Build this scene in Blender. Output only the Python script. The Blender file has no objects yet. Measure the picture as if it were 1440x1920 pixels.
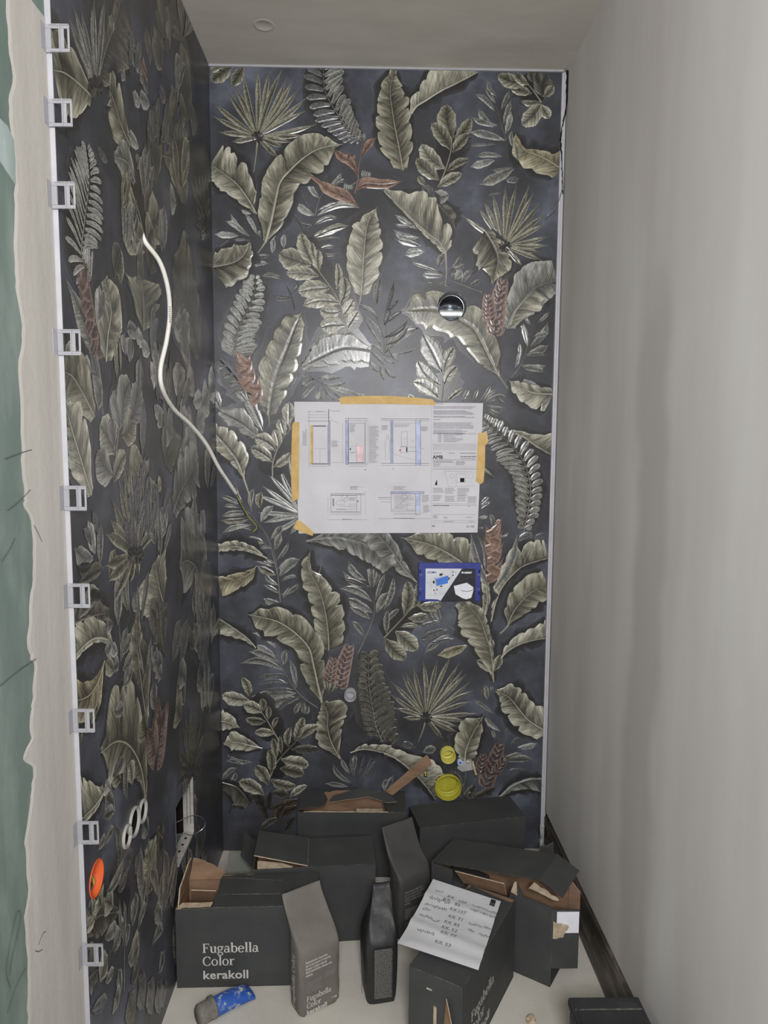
import bpy, bmesh, math, random
from mathutils import Vector, Matrix

# ------------------------------------------------------------------ camera
S = bpy.context.scene
COL = S.collection
CAM = Vector((.4966, -2.3, 1.4005))
PITCH, YAW, ROLL, FPX = .1001, .0209, .0054, 1321.2
W, H = 1.1066, 2.5473               # width and height of the niche
cp, sp, cy, sy = math.cos(PITCH), math.sin(PITCH), math.cos(YAW), math.sin(YAW)
FW = Vector((sy*cp, cy*cp, -sp))
RT = Vector((cy, -sy, 0))
UP = RT.cross(FW)
cr, sr = math.cos(ROLL), math.sin(ROLL)
RT, UP = RT*cr + UP*sr, UP*cr - RT*sr
cd = bpy.data.cameras.new('camera')
cd.sensor_fit = 'VERTICAL'
cd.sensor_height = 36
cd.lens = FPX/1920*36
cd.clip_start = .02
cam = bpy.data.objects.new('camera', cd)
M = Matrix.Identity(4)
for i in range(3):
    M[i][0], M[i][1], M[i][2], M[i][3] = RT[i], UP[i], -FW[i], CAM[i]
cam.matrix_world = M
COL.objects.link(cam)
S.camera = cam

# ------------------------------------------------------------------ light
w = bpy.data.worlds.new('world')
S.world = w
w.use_nodes = True
w.node_tree.nodes['Background'].inputs[0].default_value = (.86, .93, 1, 1)
w.node_tree.nodes['Background'].inputs[1].default_value = 1.5

def area(name, loc, target, sx, sy_, energy, col):
    l = bpy.data.lights.new(name, 'AREA')
    l.shape = 'RECTANGLE'
    l.size, l.size_y, l.energy, l.color = sx, sy_, energy, col
    o = bpy.data.objects.new(name, l)
    COL.objects.link(o)
    o.location = loc
    o.rotation_euler = (Vector(target) - Vector(loc)).to_track_quat('-Z', 'Y').to_euler()
    return o

# work light on its stand behind the photographer; daylight of the wider room is the world
area('work_light', (.58, -2.95, 1.84), (.55, 0, 1.5), .42, .52, 67, (1, .99, 1))
vs = S.view_settings
vs.view_transform = 'Standard'
vs.look = 'None'
vs.gamma = 1
vs.use_curve_mapping = False
vs.exposure = -.42

# ------------------------------------------------------------------ helpers
def lin(c):
    c = c/255
    return c/12.92 if c <= .04045 else ((c+.055)/1.055)**2.4

def rgb(*c):
    if len(c) == 1:
        c = c[0]
    return (lin(c[0]), lin(c[1]), lin(c[2]), 1)

def ray(px, py):
    return RT*((px-720)/FPX) - UP*((py-960)/FPX) + FW

def onx(px, py, x=0.):
    d = ray(px, py)
    return CAM + d*((x-CAM.x)/d.x)

def ony(px, py, y=0.):
    d = ray(px, py)
    return CAM + d*((y-CAM.y)/d.y)

def onz(px, py, z=0.):
    d = ray(px, py)
    return CAM + d*((z-CAM.z)/d.z)

def mk(name, verts, faces, mat, parent=None, smooth=False, fmat=None, col=None, hgt=None, luv=None):
    me = bpy.data.meshes.new(name)
    me.from_pydata([tuple(v) for v in verts], [], faces)
    mats = mat if isinstance(mat, (list, tuple)) else [mat]
    for m in mats:
        me.materials.append(m)
    if fmat:
        me.polygons.foreach_set('material_index', fmat)
    if smooth:
        me.polygons.foreach_set('use_smooth', [True]*len(me.polygons))
    if col:
        a = me.color_attributes.new('Col', 'FLOAT_COLOR', 'POINT')
        flat = []
        for c in col:
            flat += [c[0], c[1], c[2], 1]
        a.data.foreach_set('color', flat)
    if hgt:
        a = me.attributes.new('Hgt', 'FLOAT', 'POINT')
        a.data.foreach_set('value', hgt)
    if luv:
        a = me.attributes.new('LUV', 'FLOAT_VECTOR', 'POINT')
        a.data.foreach_set('vector', [x for q in luv for x in q])
    me.update()
    o = bpy.data.objects.new(name, me)
    COL.objects.link(o)
    if parent:
        o.parent = parent
    return o

def tag(o, label, cat, group=None):
    o['label'] = label
    o['category'] = cat
    if group:
        o['group'] = group
    return o

def struct(o, label, cat='wall'):
    o['kind'] = 'structure'
    o['label'] = label
    o['category'] = cat
    return o

def thing(name, label, cat, loc=(0, 0, 0), rz=0., group=None):
    o = bpy.data.objects.new(name, None)
    o.empty_display_size = .05
    COL.objects.link(o)
    o.location = loc
    o.rotation_euler = (0, 0, rz)
    return tag(o, label, cat, group)

def boxvf(a, b):
    x0, y0, z0 = a
    x1, y1, z1 = b
    v = [(x0, y0, z0), (x1, y0, z0), (x1, y1, z0), (x0, y1, z0), (x0, y0, z1), (x1, y0, z1), (x1, y1, z1), (x0, y1, z1)]
    f = [(0, 3, 2, 1), (4, 5, 6, 7), (0, 1, 5, 4), (1, 2, 6, 5), (2, 3, 7, 6), (3, 0, 4, 7)]
    return v, f

def bevel(o, wd=.002, seg=2):
    m = o.modifiers.new('bevel', 'BEVEL')
    m.width = wd
    m.segments = seg
    m.limit_method = 'ANGLE'
    return o

def box(name, a, b, mat, parent=None, bev=0):
    v, f = boxvf(a, b)
    o = mk(name, v, f, mat, parent)
    if bev:
        bevel(o, bev)
    return o

def join(parts):
    V, Fc = [], []
    for v, f in parts:
        n = len(V)
        V += list(v)
        Fc += [tuple(i+n for i in q) for q in f]
    return V, Fc

def frame_of(axis):
    a = Vector(axis).normalized()
    t = Vector((0, 0, 1)) if abs(a.z) < .9 else Vector((1, 0, 0))
    u = a.cross(t).normalized()
    return u, a.cross(u), a

def lathe(prof, org, axis, n=28, cap0=False, cap1=False):
    """prof: list of (radius, distance along axis)"""
    u, v, a = frame_of(axis)
    org = Vector(org)
    V, Fc = [], []
    for r, d in prof:
        for k in range(n):
            t = 2*math.pi*k/n
            V.append(org + a*d + (u*math.cos(t) + v*math.sin(t))*r)
    for i in range(len(prof)-1):
        for k in range(n):
            k2 = (k+1) % n
            Fc.append((i*n+k, i*n+k2, (i+1)*n+k2, (i+1)*n+k))
    if cap0:
        Fc.append(tuple(range(n))[::-1])
    if cap1:
        m = (len(prof)-1)*n
        Fc.append(tuple(range(m, m+n)))
    return V, Fc

def catmull(P, n):
    """n points along a Catmull-Rom curve through P, with parameter 0..len-1"""
    P = [Vector(p) for p in P]
    if len(P) == 2:
        return [(P[0].lerp(P[1], i/(n-1)), i/(n-1)) for i in range(n)]
    Q = [P[0]*2 - P[1]] + P + [P[-1]*2 - P[-2]]
    out = []
    for i in range(n):
        t = i/(n-1)*(len(P)-1)
        k = min(int(t), len(P)-2)
        f = t-k
        a, b, c, d = Q[k], Q[k+1], Q[k+2], Q[k+3]
        out.append((((b*2) + (c-a)*f + (a*2 - b*5 + c*4 - d)*f*f + (b*3 - a - c*3 + d)*f**3)*.5, t))
    return out

def lerpl(L, t):
    if not isinstance(L, (list, tuple)):
        return L
    k = min(max(int(t), 0), len(L)-2) if len(L) > 1 else 0
    if len(L) == 1:
        return L[0]
    f = t-k
    f = f*f*(3-2*f)
    return L[k]*(1-f) + L[k+1]*f

def tube(pts, r, n=10, samples=None, caps=True):
    pts = [Vector(p) for p in pts]
    ns = samples or max(2, len(pts)*6)
    C = [p for p, t in catmull(pts, ns)]
    V, Fc = [], []
    u = None
    for i, p in enumerate(C):
        d = (C[min(i+1, ns-1)] - C[max(i-1, 0)]).normalized()
        if u is None:
            u = frame_of(d)[0]
        u = (u - d*u.dot(d)).normalized()
        v = d.cross(u)
        rr = lerpl(r, i/(ns-1)*(len(r)-1)) if isinstance(r, (list, tuple)) else r
        for k in range(n):
            t = 2*math.pi*k/n
            V.append(p + (u*math.cos(t) + v*math.sin(t))*rr)
    for i in range(ns-1):
        for k in range(n):
            k2 = (k+1) % n
            Fc.append((i*n+k, i*n+k2, (i+1)*n+k2, (i+1)*n+k))
    if caps:
        Fc.append(tuple(range(n))[::-1])
        Fc.append(tuple(range((ns-1)*n, ns*n)))
    return V, Fc

def h1(i, s=0):
    x = math.sin(i*127.1 + s*311.7 + 17.3)*43758.5453
    return x - math.floor(x)

def noise1(x, s=0):
    i = math.floor(x)
    f = x-i
    f = f*f*(3-2*f)
    return h1(i, s)*(1-f) + h1(i+1, s)*f

# ------------------------------------------------------------------ materials
def base_mat(name, rough=.6, spec=.4):
    m = bpy.data.materials.new(name)
    m.use_nodes = True
    b = m.node_tree.nodes['Principled BSDF']
    b.inputs['Roughness'].default_value = rough
    b.inputs['Specular IOR Level'].default_value = spec
    return m, m.node_tree, b

def N(nt, typ, **kw):
    n = nt.nodes.new(typ)
    for k, v in kw.items():
        setattr(n, k, v)
    return n

def noise_mat(name, stops, scale=8, rough=.7, spec=.3, detail=6, stretch=(1, 1, 1), bump=0., bscale=120, metallic=0, coords='Object'):
    """colour ramp over fractal noise; stops: [(pos, (r,g,b) sRGB)]"""
    m, nt, b = base_mat(name, rough, spec)
    tc = N(nt, 'ShaderNodeTexCoord')
    mp = N(nt, 'ShaderNodeMapping')
    mp.inputs['Scale'].default_value = stretch
    nz = N(nt, 'ShaderNodeTexNoise')
    nz.inputs['Scale'].default_value = scale
    nz.inputs['Detail'].default_value = detail
    nz.inputs['Roughness'].default_value = .6
    cr_ = N(nt, 'ShaderNodeValToRGB')
    while len(cr_.color_ramp.elements) < len(stops):
        cr_.color_ramp.elements.new(.5)
    for e, (p, c) in zip(cr_.color_ramp.elements, stops):
        e.position = p
        e.color = rgb(c)
    L = nt.links.new
    L(tc.outputs[coords], mp.inputs[0])
    L(mp.outputs[0], nz.inputs['Vector'])
    L(nz.outputs['Fac'], cr_.inputs[0])
    L(cr_.outputs[0], b.inputs['Base Color'])
    b.inputs['Metallic'].default_value = metallic
    if bump:
        n2 = N(nt, 'ShaderNodeTexNoise')
        n2.inputs['Scale'].default_value = bscale
        n2.inputs['Detail'].default_value = 3
        bp = N(nt, 'ShaderNodeBump')
        bp.inputs['Strength'].default_value = bump
        bp.inputs['Distance'].default_value = .002
        L(tc.outputs[coords], n2.inputs['Vector'])
        L(n2.outputs['Fac'], bp.inputs['Height'])
        L(bp.outputs[0], b.inputs['Normal'])
    return m

def plain(name, c, rough=.6, spec=.4, metallic=0, var=.12, scale=30):
    d = tuple(max(0, x*(1-var)) for x in c)
    e = tuple(min(255, x*(1+var)) for x in c)
    return noise_mat(name, [(.3, d), (.7, e)], scale, rough, spec, metallic=metallic)

MAT = {}
MAT['ceiling'] = noise_mat('ceiling_plaster', [(.25, (186, 180, 171)), (.5, (200, 195, 186)), (.75, (212, 208, 200))], 2.2, .85, .2, bump=.15, bscale=60, stretch=(1, 3, 1))
MAT['board'] = noise_mat('green_plasterboard', [(.3, (98, 114, 108)), (.5, (112, 127, 121)), (.68, (136, 149, 144))], 5, .8, .2, bump=.08, bscale=80, stretch=(1, 2, .7))
MAT['filler'] = noise_mat('joint_compound', [(.3, (174, 171, 165)), (.7, (192, 189, 183))], 5, .85, .2, bump=.3, bscale=70, stretch=(1, 4, .4))
MAT['floor'] = noise_mat('screed_floor', [(.25, (190, 185, 174)), (.5, (204, 200, 190)), (.75, (216, 212, 203))], 5, .8, .25, bump=.15, bscale=150)
MAT['white'] = plain('white_plastic', (186, 185, 190), .4, .5, var=.03)
MAT['edge'] = plain('white_tile_edge', (168, 168, 172), .5, .4, var=.03)
MAT['substrate'] = plain('wall_core', (150, 146, 140), .9, .1)
MAT['black'] = noise_mat('black_carton', [(.25, (58, 59, 60)), (.55, (67, 68, 68)), (.8, (80, 79, 77))], 9, .62, .35, detail=8, bump=.06, bscale=300)
MAT['kraft'] = noise_mat('brown_kraft', [(.3, (120, 95, 76)), (.7, (152, 124, 101))], 14, .85, .15, stretch=(1, 1, 3))
MAT['torn'] = noise_mat('torn_card_edge', [(.3, (168, 148, 124)), (.7, (204, 190, 166))], 60, .9, .1, bump=.5, bscale=200)
MAT['scuff'] = noise_mat('scuffed_edge', [(.35, (70, 69, 66)), (.7, (128, 125, 118))], 60, .8, .2)
MAT['cardedge'] = noise_mat('card_edge', [(.4, (52, 52, 51)), (.75, (92, 88, 80))], 60, .8, .2)
MAT['ink'] = plain('light_print', (205, 203, 198), .7, .2, var=.04)
MAT['inkdim'] = plain('dim_print', (132, 130, 126), .7, .2, var=.15, scale=400)
MAT['baggrey'] = noise_mat('grey_paper_bag', [(.3, (104, 100, 94)), (.7, (120, 116, 109))], 12, .7, .3, bump=.6, bscale=26)
MAT['bagdark'] = noise_mat('charcoal_paper_bag', [(.3, (60, 60, 60)), (.7, (74, 73, 72))], 12, .6, .4, bump=.6, bscale=24)
MAT['bagblack'] = noise_mat('black_foil_bag', [(.3, (34, 34, 36)), (.7, (48, 48, 49))], 10, .5, .45, bump=.9, bscale=30)
MAT['paper'] = noise_mat('plan_paper', [(.3, (204, 202, 206)), (.7, (218, 217, 221))], 7, .75, .25, bump=.1, bscale=12)
MAT['note'] = noise_mat('note_paper', [(.3, (196, 196, 200)), (.7, (212, 212, 215))], 10, .8, .2, bump=.25, bscale=25)
MAT['tape'] = noise_mat('masking_tape', [(.3, (200, 166, 104)), (.7, (220, 188, 128))], 40, .7, .3)
MAT['line'] = plain('plan_line', (92, 92, 104), .8, .1)
MAT['lineblk'] = plain('plan_black', (34, 34, 40), .8, .1)
MAT['planblue'] = plain('plan_blue', (166, 172, 204), .8, .1)
MAT['planblue2'] = plain('plan_light_blue', (184, 194, 220), .8, .1)
MAT['planyel'] = plain('plan_ochre', (214, 178, 110), .8, .1)
MAT['planpink'] = plain('plan_pink', (226, 200, 204), .8, .1)
MAT['planred'] = plain('plan_red', (190, 60, 60), .8, .1)
MAT['pencil'] = plain('pencil', (92, 92, 98), .8, .1)
MAT['chrome'] = noise_mat('galvanised_steel', [(.3, (196, 200, 204)), (.7, (226, 229, 232))], 20, .22, .5, metallic=1, stretch=(1, 1, 1))
MAT['zinc'] = noise_mat('zinc_profile', [(.3, (170, 166, 162)), (.7, (205, 202, 198))], 30, .45, .5, metallic=.3)
MAT['brass'] = noise_mat('brass', [(.3, (176, 156, 92)), (.7, (214, 196, 130))], 50, .3, .5, metallic=1)
MAT['yellow'] = noise_mat('yellow_plastic', [(.3, (176, 170, 52)), (.7, (194, 188, 70))], 40, .4, .5)
MAT['yellow2'] = noise_mat('pale_yellow_plastic', [(.3, (206, 198, 92)), (.7, (222, 214, 116))], 40, .4, .5)
MAT['orange'] = noise_mat('orange_plastic', [(.3, (206, 84, 30)), (.7, (222, 100, 42))], 30, .4, .5)
MAT['bluep'] = plain('blue_plug', (64, 110, 190), .4, .5)
MAT['blue'] = noise_mat('blue_box', [(.3, (38, 50, 128)), (.7, (50, 64, 150))], 30, .45, .5)
MAT['cable'] = plain('white_cable', (222, 220, 212), .45, .5, var=.02)
MAT['cyel'] = plain('earth_wire', (150, 150, 60), .5, .4)
MAT['cblu'] = plain('blue_wire', (70, 90, 130), .5, .4)
MAT['cdark'] = plain('dark_wire', (50, 42, 38), .5, .4)
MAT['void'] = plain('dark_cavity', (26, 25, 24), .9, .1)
MAT['greycard'] = noise_mat('grey_card', [(.3, (104, 107, 98)), (.7, (122, 124, 115))], 12, .85, .2)
MAT['greyend'] = noise_mat('dusty_grey', [(.3, (98, 96, 90)), (.7, (140, 137, 128))], 40, .9, .2, bump=.5, bscale=120)
MAT['case'] = noise_mat('black_case', [(.3, (40, 40, 42)), (.6, (52, 52, 54)), (.8, (78, 78, 80))], 16, .5, .4, detail=8, bump=.15, bscale=90)
MAT['skirt'] = noise_mat('dark_skirting', [(.35, (40, 38, 36)), (.52, (66, 62, 57)), (.68, (124, 116, 104))], 14, .45, .4, stretch=(1, .5, 2.2), detail=9)
MAT['scrap'] = plain('white_scrap', (190, 190, 190), .8, .2)
MAT['white2'] = plain('label_white', (232, 233, 240), .7, .2, var=.02)
MAT['photo_lt'] = plain('print_pale', (214, 216, 222), .5, .4, var=.04)
MAT['photo_dk'] = plain('print_black', (38, 38, 42), .5, .4)
MAT['photo_bl'] = plain('print_blue', (70, 124, 214), .5, .4, var=.05)

def clip_mat():
    m, nt, b = base_mat('clear_plastic', .25, .5)
    b.inputs['Base Color'].default_value = rgb(200, 200, 205)
    b.inputs['Transmission Weight'].default_value = .55
    b.inputs['IOR'].default_value = 1.4
    return m
MAT['clip'] = clip_mat()

def right_wall_mat():
    m, nt, b = base_mat('grey_plaster', .82, .25)
    L = nt.links.new
    tc = N(nt, 'ShaderNodeTexCoord')
    def nz(scale, stretch, detail=5):
        mp = N(nt, 'ShaderNodeMapping')
        mp.inputs['Scale'].default_value = stretch
        n = N(nt, 'ShaderNodeTexNoise')
        n.inputs['Scale'].default_value = scale
        n.inputs['Detail'].default_value = detail
        L(tc.outputs['Object'], mp.inputs[0])
        L(mp.outputs[0], n.inputs['Vector'])
        return n.outputs['Fac']
    cr_ = N(nt, 'ShaderNodeValToRGB')
    for e, (p, c) in zip(cr_.color_ramp.elements, [(.25, (204, 197, 193)), (.75, (221, 219, 216))]):
        e.position, e.color = p, rgb(c)
    L(nz(3, (1, 2.2, .45)), cr_.inputs[0])
    # damp plaster joint: an upright band with a wandering edge, in the wall's own coordinates
    sx = N(nt, 'ShaderNodeSeparateXYZ')
    L(tc.outputs['Object'], sx.inputs[0])
    def math_(op, a, b_=None, c=None):
        n = N(nt, 'ShaderNodeMath', operation=op)
        for i, x in enumerate((a, b_, c)):
            if x is None:
                continue
            if isinstance(x, (int, float)):
                n.inputs[i].default_value = x
            else:
                L(x, n.inputs[i])
        return n.outputs[0]
    wob = math_('MULTIPLY_ADD', nz(2.2, (1, .6, 1.6)), .16, -.08)
    yy = math_('ADD', sx.outputs[1], wob)
    def band(c, half, soft):
        d = math_('ABSOLUTE', math_('SUBTRACT', yy, c))
        r = N(nt, 'ShaderNodeMapRange', interpolation_type='SMOOTHSTEP')
        L(d, r.inputs[0])
        r.inputs[1].default_value, r.inputs[2].default_value = half, half+soft
        r.inputs[3].default_value, r.inputs[4].default_value = 1, 0
        return r.outputs[0]
    rz = N(nt, 'ShaderNodeMapRange', interpolation_type='SMOOTHSTEP')
    L(math_('ADD', sx.outputs[2], math_('MULTIPLY', nz(3, (1, 1, 1)), .5)), rz.inputs[0])
    rz.inputs[1].default_value, rz.inputs[2].default_value = 1.75, 2.15
    rz.inputs[3].default_value, rz.inputs[4].default_value = 1, 0
    f = math_('MULTIPLY', math_('MULTIPLY', band(-.79, .05, .06), rz.outputs[0]), .4)
    mx = N(nt, 'ShaderNodeMix', data_type='RGBA')
    L(f, mx.inputs['Factor'])
    L(cr_.outputs[0], mx.inputs['A'])
    mx.inputs['B'].default_value = rgb(168, 162, 157)
    L(mx.outputs['Result'], b.inputs['Base Color'])
    n2 = N(nt, 'ShaderNodeTexNoise')
    n2.inputs['Scale'].default_value = 60
    bp = N(nt, 'ShaderNodeBump')
    bp.inputs['Strength'].default_value = .08
    bp.inputs['Distance'].default_value = .002
    L(tc.outputs['Object'], n2.inputs['Vector'])
    L(n2.outputs['Fac'], bp.inputs['Height'])
    L(bp.outputs[0], b.inputs['Normal'])
    return m
MAT['plaster'] = right_wall_mat()

def print_mat(name, attr):
    """decor tile: either the clouded ground or the printed leaves (colour attribute)"""
    m, nt, b = base_mat(name, .25 if attr else .36, .5 if attr else .35)
    L = nt.links.new
    tc = N(nt, 'ShaderNodeTexCoord')
    fine = N(nt, 'ShaderNodeTexNoise')
    fine.inputs['Scale'].default_value = 420
    fine.inputs['Detail'].default_value = 2
    L(tc.outputs['Object'], fine.inputs['Vector'])
    if attr:
        at = N(nt, 'ShaderNodeVertexColor', layer_name='Col')
        n1 = N(nt, 'ShaderNodeTexNoise')
        n1.inputs['Scale'].default_value = 55
        n1.inputs['Detail'].default_value = 6
        L(tc.outputs['Object'], n1.inputs['Vector'])
        r = N(nt, 'ShaderNodeMapRange')
        L(n1.outputs['Fac'], r.inputs[0])
        r.inputs[1].default_value, r.inputs[2].default_value = .3, .7
        r.inputs[3].default_value, r.inputs[4].default_value = .84, 1.18
        mx = N(nt, 'ShaderNodeVectorMath', operation='SCALE')
        lu = N(nt, 'ShaderNodeAttribute', attribute_name='LUV')
        sx = N(nt, 'ShaderNodeSeparateXYZ')
        L(lu.outputs['Vector'], sx.inputs[0])
        def mt(op, a_, b_=None, c_=None):
            n_ = N(nt, 'ShaderNodeMath', operation=op)
            for i_, x_ in enumerate((a_, b_, c_)):
                if x_ is None:
                    continue
                if isinstance(x_, (int, float)):
                    n_.inputs[i_].default_value = x_
                else:
                    L(x_, n_.inputs[i_])
            return n_.outputs[0]
        def streaks(fs, fa):
            cv = N(nt, 'ShaderNodeCombineXYZ')
            L(mt('MULTIPLY', sx.outputs[0], fs), cv.inputs[0])
            L(mt('MULTIPLY', sx.outputs[1], fa), cv.inputs[1])
            z_ = N(nt, 'ShaderNodeTexNoise')
            z_.inputs['Scale'].default_value = 1
            z_.inputs['Detail'].default_value = 3
            L(cv.outputs[0], z_.inputs['Vector'])
            return z_.outputs['Fac']
        def ramp(v_, a0, a1, o0, o1):
            q_ = N(nt, 'ShaderNodeMapRange')
            L(v_, q_.inputs[0])
            for i_, x_ in enumerate((a0, a1, o0, o1)):
                q_.inputs[i_+1].default_value = x_
            return q_.outputs[0]
        f1 = ramp(streaks(4.6, 1.3), .34, .66, .62, 1.5)
        f2 = ramp(streaks(1.5, 1.0), .36, .64, .74, 1.18)
        # printed side veins of the oval leaves
        fr_ = mt('FRACT', sx.outputs[2])
        vn = ramp(mt('ABSOLUTE', mt('SUBTRACT', fr_, .5)), .0, .17, .5, 1.0)
        isv = mt('GREATER_THAN', sx.outputs[2], -8.)
        vn2 = mt('ADD', mt('MULTIPLY', vn, isv), mt('SUBTRACT', 1., isv))
        ish = mt('GREATER_THAN', sx.outputs[2], -50.)
        st_ = mt('ADD', mt('MULTIPLY', mt('MULTIPLY', f1, f2), ish), mt('SUBTRACT', 1., ish))
        L(at.outputs[0], mx.inputs[0])
        L(mt('MULTIPLY', mt('MULTIPLY', r.outputs[0], st_), vn2), mx.inputs['Scale'])
        L(mx.outputs[0], b.inputs['Base Color'])
        ha = N(nt, 'ShaderNodeAttribute', attribute_name='Hgt')
        b0 = N(nt, 'ShaderNodeBump')
        b0.inputs['Strength'].default_value = .8
        b0.inputs['Distance'].default_value = .0016
        L(ha.outputs['Fac'], b0.inputs['Height'])
        bp = N(nt, 'ShaderNodeBump')
        L(b0.outputs[0], bp.inputs['Normal'])
    else:
        n1 = N(nt, 'ShaderNodeTexNoise')
        n1.inputs['Scale'].default_value = 3.4
        n1.inputs['Detail'].default_value = 9
        n1.inputs['Roughness'].default_value = .65
        L(tc.outputs['Object'], n1.inputs['Vector'])
        cr_ = N(nt, 'ShaderNodeValToRGB')
        cr_.color_ramp.elements.new(.5)
        cr_.color_ramp.elements.new(.5)
        for e, (p, c) in zip(cr_.color_ramp.elements, [(.36, (52, 52, 53)), (.47, (64, 65, 69)), (.56, (78, 80, 89)), (.68, (106, 110, 122))]):
            e.position, e.color = p, rgb(c)
        L(n1.outputs['Fac'], cr_.inputs[0])
        L(cr_.outputs[0], b.inputs['Base Color'])
        bp = N(nt, 'ShaderNodeBump')
    bp.inputs['Strength'].default_value = .22
    bp.inputs['Distance'].default_value = .0006
    L(fine.outputs['Fac'], bp.inputs['Height'])
    L(bp.outputs[0], b.inputs['Normal'])
    return m
MAT['ground'] = print_mat('clouded_tile_ground', False)
MAT['print'] = print_mat('printed_leaf', True)

# ------------------------------------------------------------------ room shell
YF = -5.6
YL, YR = -2.15, -2.5              # where the two side walls end, the wider room begins
TE = -1.128                       # front edge of the left tile slab
TH = .0085                        # tile thickness
def cut(o, cutters):
    for c in cutters:
        m = o.modifiers.new('b', 'BOOLEAN')
        m.operation = 'DIFFERENCE'
        m.object = c
        m.solver = 'EXACT'
    dg = bpy.context.evaluated_depsgraph_get()
    me = bpy.data.meshes.new_from_object(o.evaluated_get(dg))
    o.modifiers.clear()
    o.data = me

def cutter(v, f):
    return mk('cutter', v, f, MAT['void'])

floor = struct(box('floor', (-2.6, YF, -.1), (W+2.6, .2, 0), MAT['floor']), 'light grey screed floor littered with cartons and bags', 'floor')
ceil = struct(box('ceiling', (-2.6, YF, H), (W+2.6, .2, H+.1), MAT['ceiling']), 'grey plastered ceiling with faint trowel marks', 'ceiling')
wr = struct(box('wall_right', (W, YR, .135), (W+.12, .12, H), MAT['plaster']), 'grey plastered right wall with a darker upright joint')
# unseen low walls added behind the camera to hold back low light from the world
struct(box('added_wall_front', (-2.6, YF, 0), (W+2.6, YF+.15, 1.05), MAT['plaster']), 'added low wall behind the viewpoint that blocks low light')
struct(box('added_wall_far_left', (-2.6, YF+.15, 0), (-2.45, YL-.2, 1.05), MAT['plaster']), 'added low wall on the far left behind the viewpoint that blocks low light')
struct(box('added_wall_far_right', (W+2.45, YF+.15, 0), (W+2.6, YR-.2, 1.05), MAT['plaster']), 'added low wall on the far right behind the viewpoint that blocks low light')
# filled screw cap on the ceiling
v, f = lathe([(.0, 0), (.022, 0), (.026, .0015), (.03, .0)], onz(495, 47, H) - Vector((0, 0, .0005)), (0, 0, -1), 24)
mk('filled_patch', v, f, MAT['ceiling'], ceil, True)

# holes in the walls (radius in metres)
PIPE = ony(848, 574)
CAPW = ony(657, 1300)
Y1, Y2 = ony(839, 1412), ony(840, 1475)
PR, CR, Y1R, Y2R = .046, .020, .0255, .0455
back_holes = [(PIPE.x, PIPE.z, PR), (CAPW.x, CAPW.z, CR), (Y1.x, Y1.z, Y1R), (Y2.x, Y2.z, Y2R)]
cuts = []
for (hx, hz, hr) in back_holes:
    v, f = lathe([(hr, -.1), (hr, .1)], (hx, 0, hz), (0, 1, 0), 40, True, True)
    cuts.append(cutter(v, f))
wb = struct(box('wall_back', (-.12, TH, 0), (W+.12, .12, H), MAT['substrate']), 'back wall of the niche behind the leaf-patterned tile')
slab_b = box('tile_slab', (.0, 0, .0), (W-.012, TH, H-.004), MAT['ground'], wb)
cut(slab_b, cuts)
cut(wb, cuts)
OB = onx(181, 1647)              # orange socket box
rings = [(onx(236.5, 1568), .0235), (onx(250.5, 1541), .031), (onx(266, 1521), .025)]
left_holes = [(OB.y, OB.z, .0335)] + [(p.y, p.z, r) for p, r in rings]
lc = []
for (hy, hz, hr) in left_holes:
    v, f = lathe([(hr, -.1), (hr, .1)], (0, hy, hz), (1, 0, 0), 40, True, True)
    lc.append(cutter(v, f))
OPN = (-.562, -.378, .285, .456)  # inspection opening y0 y1 z0 z1
v, f = boxvf((-.3, OPN[0], OPN[2]), (.1, OPN[1], OPN[3]))
lc.append(cutter(v, f))
wl = struct(box('wall_left', (-.13, YL, 0), (-TH, .12, H), MAT['board']), 'left wall of green plasterboard, tiled towards the corner')
slab_l = box('tile_slab', (-TH, TE+.0015, .0), (0, .0, H-.002), MAT['ground'], wl)
cut(slab_l, lc)
cut(wl, lc)
for c in cuts + lc:
    bpy.data.objects.remove(c)
box('tile_edge', (-TH-.0005, TE, 0), (.0006, TE+.0016, H), MAT['edge'], wl)
# joint compound between plasterboard and tile, ragged outer edge
bd = [(14, -60), (20, 0), (23, 60), (28, 150), (26, 215), (31, 300), (34, 400), (33, 470), (38, 540), (47, 600), (44, 680), (45, 800), (49, 880), (52, 930), (50, 945), (64, 985), (68, 1050), (66, 1110), (62, 1180), (61, 1230), (69, 1242), (68, 1300), (62, 1340), (64, 1380), (54, 1415), (68, 1445), (64, 1500), (56, 1560), (60, 1640), (53, 1720), (58, 1800), (57, 1860), (60, 1990), (62, 2300)]
bp_ = [onx(x, y, -TH+.002) for x, y in bd]
V, Fc = [], []
cc = catmull([Vector((p.y, p.z, 0)) for p in bp_], 170)
for i, (p, t) in enumerate(cc):
    j = (noise1(i*.9, 3)-.5)*.005 + (noise1(i*.33, 9)-.5)*.010
    V += [(-TH, p.x+j-.008, p.y), (-TH+.0010, p.x+j, p.y), (-TH+.0010, TE-.001, p.y)]
for i in range(len(cc)-1):
    a = i*3
    Fc += [(a, a+1, a+4, a+3), (a+1, a+2, a+5, a+4)]
mk('joint_compound', V, Fc, MAT['filler'], wl)
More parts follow.
